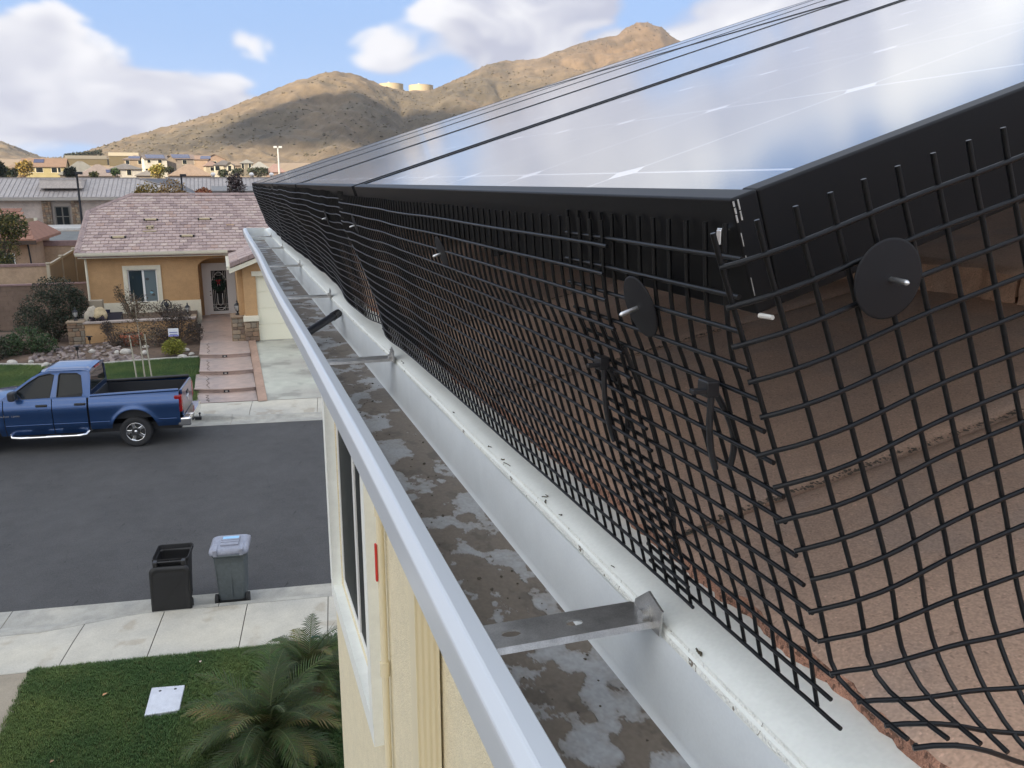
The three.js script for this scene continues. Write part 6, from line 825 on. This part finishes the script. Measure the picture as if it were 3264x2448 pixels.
// ================= FAR HOUSES, TREES, TANKS =================
const dirOf = (x, D) => { const a = Math.atan((x - 1106) / 2.16 / 885) + 11.5 * D2R; return [Math.sin(a) * D, -Math.cos(a) * D]; };
{
  const RM = {}, mat = (c, k, o = {}) => RM[c + k] ||= mottled(c.split(',').map(Number), { metres: 4, size: 128, coarse: .08, mid: .08, grain: .08, rough: .9, seed: 400 + Object.keys(RM).length });
  const G = groundY;
  // centre column (in overview pixels), distance, width, depth, eave and ridge heights above the eye, roof kind, colours
  const house = (label, cx, D, w, dep, eH, rH, kind, wallC, roofC, rot = 0, wins = [], solar, base) => {
    const [x, z] = dirOf(cx, D), gy = Math.min(G(z), EYE + eH - 2.6), az = Math.atan2(x, -z), t = thing('distant_house', label, 'house', [0, 0, 0], 0); t.position.set(x, 0, z); t.rotation.y = -az + rot; bases.set(t, [0, 0, 0]);
    const e = EYE + eH, r = EYE + rH, wm = mat(wallC, 'w'), rm = mat(roofC, 'r'), W2 = w / 2, D2 = dep / 2, o = .45;
    const gab = kind === 'gable', endg = kind === 'front';
    part('wall', gab ? [box(-W2, W2, gy - 1, e, -D2, D2), prismX([[-D2, e], [D2, e], [0, r - .12]], -W2, W2)] : endg ? [box(-W2, W2, gy - 1, e, -D2, D2), prismZ([[-W2, e], [W2, e], [0, r - .12]], -D2, D2)] : box(-W2, W2, gy - 1, e, -D2, D2), wm, t);
    const hp = kind === 'hip' ? Math.min(W2 + o, D2 + o) * .9 : 0, sl = .15;
    const rf = endg ? part('roof', [slab([[-W2 - o, e - .15, D2 + o], [0, r, D2 + o], [0, r, -D2 - o], [-W2 - o, e - .15, -D2 - o]], sl), slab([[0, r, D2 + o], [W2 + o, e - .15, D2 + o], [W2 + o, e - .15, -D2 - o], [0, r, -D2 - o]], sl)], rm, t)
      : part('roof', [slab([[-W2 - o, e - .15, D2 + o], [W2 + o, e - .15, D2 + o], [W2 + o - hp, r, 0], [-W2 - o + hp, r, 0]], sl), slab([[W2 + o, e - .15, -D2 - o], [-W2 - o, e - .15, -D2 - o], [-W2 - o + hp, r, 0], [W2 + o - hp, r, 0]], sl), ...(hp ? [slab([[W2 + o, e - .15, D2 + o], [W2 + o, e - .15, -D2 - o], [W2 + o - hp, r, 0]], sl), slab([[-W2 - o, e - .15, -D2 - o], [-W2 - o, e - .15, D2 + o], [-W2 - o + hp, r, 0]], sl)] : [])], rm, t);
    for (const [wx, wy, ww, wh] of wins) { const f = part('window', box(wx - ww / 2 - .1, wx + ww / 2 + .1, e + wy - wh / 2 - .1, e + wy + wh / 2 + .1, D2, D2 + .06), M.offwhite, t); part('pane', box(wx - ww / 2, wx + ww / 2, e + wy - wh / 2, e + wy + wh / 2, D2 + .06, D2 + .075), M.paneDark, f); }
    if (solar) { const [s0, s1, t0, t1] = solar, q = (s, k) => [s, lerp(e - .15, r, k) + .12, lerp(D2 + o, 0, k)]; part('solar_array', slab([q(s0, t0), q(s1, t0), q(s1, t1), q(s0, t1)], .08), phys([.02, .025, .07], .25), rf); }
    return t;
  };
  const pk = (y, D) => (392.7 - y) / 2.16 / 885 * D;   // height over the eye of image row y at distance D
  const H = (label, x0, x1, D, yr, ye, kind, wallC, roofC, dep, rot, wins, solar) => house(label, (x0 + x1) / 2, D, (x1 - x0) / 2.16 / 885 * D, dep, pk(ye, D), pk(yr, D), kind, wallC, roofC, rot, wins, solar);
  H('sunlit yellow two-storey house with terracotta roof and a patch of solar panels', 66, 139, 330, 349, 364, 'gable', '.265,.235,.125', '.150,.100,.072', 9, -.15, [[-3.6, -1.2, 1.5, 1.5], [-1.2, -1.2, 2, 1.5], [3.1, -1.2, 1.6, 1.6], [4.6, -1.2, .8, 1.6]], [-3, 0, .45, .85]);
  H('low house with tan walls left of the yellow house, among trees', 20, 46, 300, 361, 367, 'hip', '0.234,0.177,0.114', '0.172,0.125,0.088', 8, .1, [[-1, -1.1, 1, 1]]);
  H('wide house with grey-green hip roof right of the yellow house', 141, 214, 270, 354, 378, 'hip', '0.187,0.166,0.140', '0.130,0.130,0.120', 10, 0, []);
  H('house with mauve-grey hip roof and a small solar array', 180, 250, 240, 359.5, 380, 'hip', '0.208,0.182,0.156', '0.156,0.130,0.122', 10, .05, [], [1.5, 4.2, .25, .5]);
  H('grey-roofed house with bright white walls and shaded entry', 246, 300, 300, 357.5, 367, 'hip', '0.374,0.364,0.333', '0.104,0.099,0.099', 9, .1, [[-2.5, -1.2, 1.4, 1.4], [.6, -1.2, 1.2, 1.6]]);
  H('tan two-storey house with solar panels left of the white house', 276, 319, 385, 341.5, 349, 'hip', '0.224,0.177,0.130', '0.130,0.109,0.104', 9, 0, [[-3, -1.3, 1.3, 1.4], [1.5, -1.3, 1.3, 1.4]], [-2.5, 2.5, .2, .7]);
  H('bright white two-storey house with a blue-black solar roof', 316, 358, 340, 340, 347.5, 'gable', '0.416,0.406,0.364', '0.099,0.088,0.088', 8, .12, [[-2.2, -1, 1.0, 1.1], [1.4, -1, 1.2, 1.1], [-2.5, -4.3, 2.0, 1.6]], [-3, 3.2, .08, .95]);
  H('grey-tan house with gable end right of the white house', 356, 382, 350, 341, 351, 'front', '0.192,0.161,0.130', '0.140,0.114,0.099', 10, 0, []);
  H('grey house with purple-blue solar roof above the tan hip roof', 378, 417, 370, 338.5, 347, 'gable', '0.187,0.161,0.140', '0.130,0.104,0.099', 9, .1, [[.4, -1.4, 1.5, 1.5]], [-4, 2.5, .1, .9]);
  H('salmon two-storey house with pale trim and solar panels', 414, 452, 385, 340.5, 348, 'gable', '0.270,0.198,0.146', '0.172,0.120,0.094', 9, -.1, [[-2, -1.2, 1.2, 1.2]], [1, 5, .1, .8]);
  H('salmon house with a broad front gable below the shaded hill', 446, 488, 395, 338, 348, 'front', '0.229,0.166,0.130', '0.161,0.120,0.099', 10, 0, [[0, -1.4, 1.2, 1]]);
  H('big tan hip-roofed house in front of the solar-roofed ones', 374, 449, 260, 357.5, 379, 'hip', '0.208,0.161,0.125', '0.179,0.133,0.101', 12, .05, []);
  H('cream two-storey house left of the dark-roofed white one', 446, 470, 330, 351, 360, 'hip', '0.286,0.250,0.187', '0.166,0.114,0.094', 8, .1, [[0, -1.3, 1.2, 1.2]]);
  H('white two-storey house with dark roof and two front gables', 468, 504, 310, 349.5, 358, 'hip', '0.343,0.322,0.270', '0.088,0.083,0.083', 8, .05, [[-2.2, -1.3, 1.4, 1.4], [2.8, -1.3, 1, 1.8], [1.6, -4, 2, 1.6]]);
  H('front gable of the dark-roofed white house', 489, 506, 306, 353, 361, 'front', '0.354,0.333,0.286', '0.088,0.083,0.083', 4, .05, [[0, -.8, 1, 1.8]]);
  H('grey two-storey house with pale roof left of the lamp post', 524, 548, 350, 348, 354.5, 'hip', '0.140,0.130,0.109', '0.172,0.172,0.161', 8, 0, [[-1.5, -1.2, .9, 1.8], [1, -1.2, .9, 1.8]]);
  H('pale-roofed house behind the dark hedge left of the lamp post', 546, 580, 340, 352, 364, 'hip', '0.208,0.187,0.161', '0.192,0.192,0.179', 9, 0, []);
  H('pinkish-roofed house at the foot of the shaded hill beside the panels', 577, 615, 320, 356, 372, 'hip', '0.208,0.156,0.130', '0.187,0.125,0.112', 9, 0, []);
  H('row house with brown roof in front of the white house', 300, 345, 265, 370, 379, 'hip', '0.187,0.166,0.146', '0.140,0.130,0.120', 9, 0, []);
  H('small house with brown roof at the far right of the row', 505, 530, 380, 352, 359, 'gable', '0.198,0.156,0.120', '0.166,0.130,0.099', 8, .1, []);
  const T = (label, cx, D, yt, yb, w, cols, seed, n = 700, cat = 'tree') => { const [x, z] = dirOf(cx, D), W = w / 2.16 / 885 * D / 2, t0 = EYE + pk(yt, D), b0 = EYE + pk(yb, D), h = t0 - b0; const b = [x, Math.min(groundY(z), b0), z]; tree(label, 0, b, t0 - b[1], [[x, b0 + h * .45, z, W, h * .45, W], [x + W * .3, b0 + h * .7, z, W * .6, h * .3, W * .6], [x - W * .35, b0 + h * .6, z, W * .6, h * .3, W * .6]], n, .3 + D * .0012, cols, seed, cat, .4); };
  T('golden-yellow tree in front of the yellow house', 55, 250, 353, 386, 32, YEL, 501, 1100); T('golden-green tree before the bright white house', 342, 235, 358, 386, 30, [[.2, .17, .03], [.14, .14, .03], [.26, .19, .04]], 502, 1000); T('dark rounded evergreen before the grey-green roof', 154, 190, 366, 386, 22, DARK, 503, 800);
  T('dark bush beside the mauve-grey roof', 250, 230, 368, 380, 15, GREEN, 504, 400, 'bush'); T('dark green hedge tree below the grey two-storey house', 560, 290, 364, 382, 46, DARK, 505, 1300); T('dark green bush in front of the white dark-roofed house', 515, 280, 366, 382, 26, DARK, 506, 600, 'bush'); T('dark bush beside the golden-green tree', 366, 280, 364, 374, 20, DARK, 507, 400, 'bush');
  T('dark tree at the left edge above the metal roof', 4, 180, 358, 392, 16, DARK, 508, 800); T('yellow-green bush at the left edge above the metal roof', 14, 200, 366, 388, 16, OLIVE, 509, 500, 'bush'); T('dark green bush left of the golden tree', 32, 220, 370, 386, 14, DARK, 510, 400, 'bush'); T('dark tree below the cream house', 484, 260, 368, 386, 20, DARK, 511, 500);
  T('small dark bush beside the mauve roof solar array', 205, 200, 374, 386, 14, OLIVE, 512, 300, 'bush');
  for (let i = 0; i < 9; i++) T(`dark chaparral tree on the low ridge at the hill's left foot, number ${['one', 'two', 'three', 'four', 'five', 'six', 'seven', 'eight', 'nine'][i]} from the left`.replace(/, number.*$/, ['', ' beside the gap', ', second from the gap', ', third from the gap', ', fourth from the gap', ', fifth from the gap', ', sixth from the gap', ', seventh from the gap', ', right end'][i] || ', at the gap'), 150 + i * 9, 500 + 6 * i, 341 - i * 1.2, 347 - i * .2, 11, DARK, 520 + i, 160);
  // long pale retaining walls at the foot of the hill
  const wl = (label, a, b, D, y, c) => { const [x0, z0] = dirOf(a, D), [x1, z1] = dirOf(b, D), t = thing('retaining_wall', label, 'wall', [0, 0, 0]), h = EYE + pk(y, D); part('wall', slab([[x0, h, z0], [x1, h, z1], [x1, h, z1 - .5], [x0, h, z0 - .5]], 1.5), c, t); part('embankment', slab([[x0, h - 1.5, z0 - .2], [x1, h - 1.5, z1 - .2], [x1, h - 1.5, z1 - 6], [x0, h - 1.5, z0 - 6]], 9), std([.12, .10, .06], 1), t); };
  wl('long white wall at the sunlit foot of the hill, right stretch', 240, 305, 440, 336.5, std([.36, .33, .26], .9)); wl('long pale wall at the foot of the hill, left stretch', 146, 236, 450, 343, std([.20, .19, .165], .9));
  // two water tanks in the saddle
  const tank = (label, cx, D, w, yt, yb) => { const [x, z] = dirOf(cx, D), r = w / 2.16 / 885 * D / 2, yT = EYE + pk(yt, D), yB = EYE + pk(yb, D) - 6, t = thing('water_tank', label, 'water tank', [x, yB, z], 0, 'water tanks in the saddle of the hill'); part('shell', lathe([[r, yB], [r, yT - 1.2], [r * .985, yT - 1.1]], 40, [x, 0, z]), std([.34, .28, .185], .7), t); part('roof', lathe([[r * 1.01, yT - 1.15], [r * .6, yT - .4], [0, yT]], 40, [x, 0, z]), std([.36, .31, .22], .7), t); part('manhole', bar([x - r * .2, yT - .4, z + r * .3], [x - r * .2, yT + .5, z + r * .3], .8, .8, 8), std([.6, .53, .4], .7), t); };
  tank('pale round water tank in the saddle, the left one', 851, 905, 51, 191.5, 205); tank('pale round water tank in the saddle, the right one', 914, 925, 51, 193.5, 206);
}
// ================= CLOUDS between the sun and the street / the hill (behind and above the camera) =================
{
  const cm = std([.82, .82, .84], 1), cloud = (label, c, lumps, seed) => { const t = thing('cloud', label, 'cloud', c), R = rng(seed), gs = []; for (const [dx, dz, rx, rz, h] of lumps) for (let i = 0; i < 34; i++) { const a = R() * 6.28, q = Math.sqrt(R()) * .82, g = lump(1, seed + i * 3.1, [1, 1, 1], .22, 3), s = (.30 + .22 * R()); g.scale(rx * s, h * (.7 + .6 * R()), rz * s); g.translate(c[0] + dx + Math.cos(a) * q * rx, c[1] + (R() - .3) * h, c[2] + dz + Math.sin(a) * q * rz); gs.push(g); } part('body', gs, cm, t); };
  const at = (p, d) => [p[0] + SUN.x * d, p[1] + SUN.y * d, p[2] + SUN.z * d];
  cloud('grey-white cloud high behind the camera, shading the street', at([-15, 0, -50], 640), [[0, 0, 150, 130, 26], [80, 10, 110, 110, 24], [-80, 0, 110, 110, 24], [0, 70, 140, 90, 22], [10, -60, 130, 80, 22]], 900);
  cloud('grey-white cloud high on the left, shading the middle of the hill', at([14, 48, -640], 560), [[0, 0, 90, 80, 20], [58, 14, 70, 62, 18], [-45, 34, 60, 60, 16], [10, 40, 80, 50, 16], [60, -30, 60, 40, 14]], 950);
}
renderer.render(scene, camera);
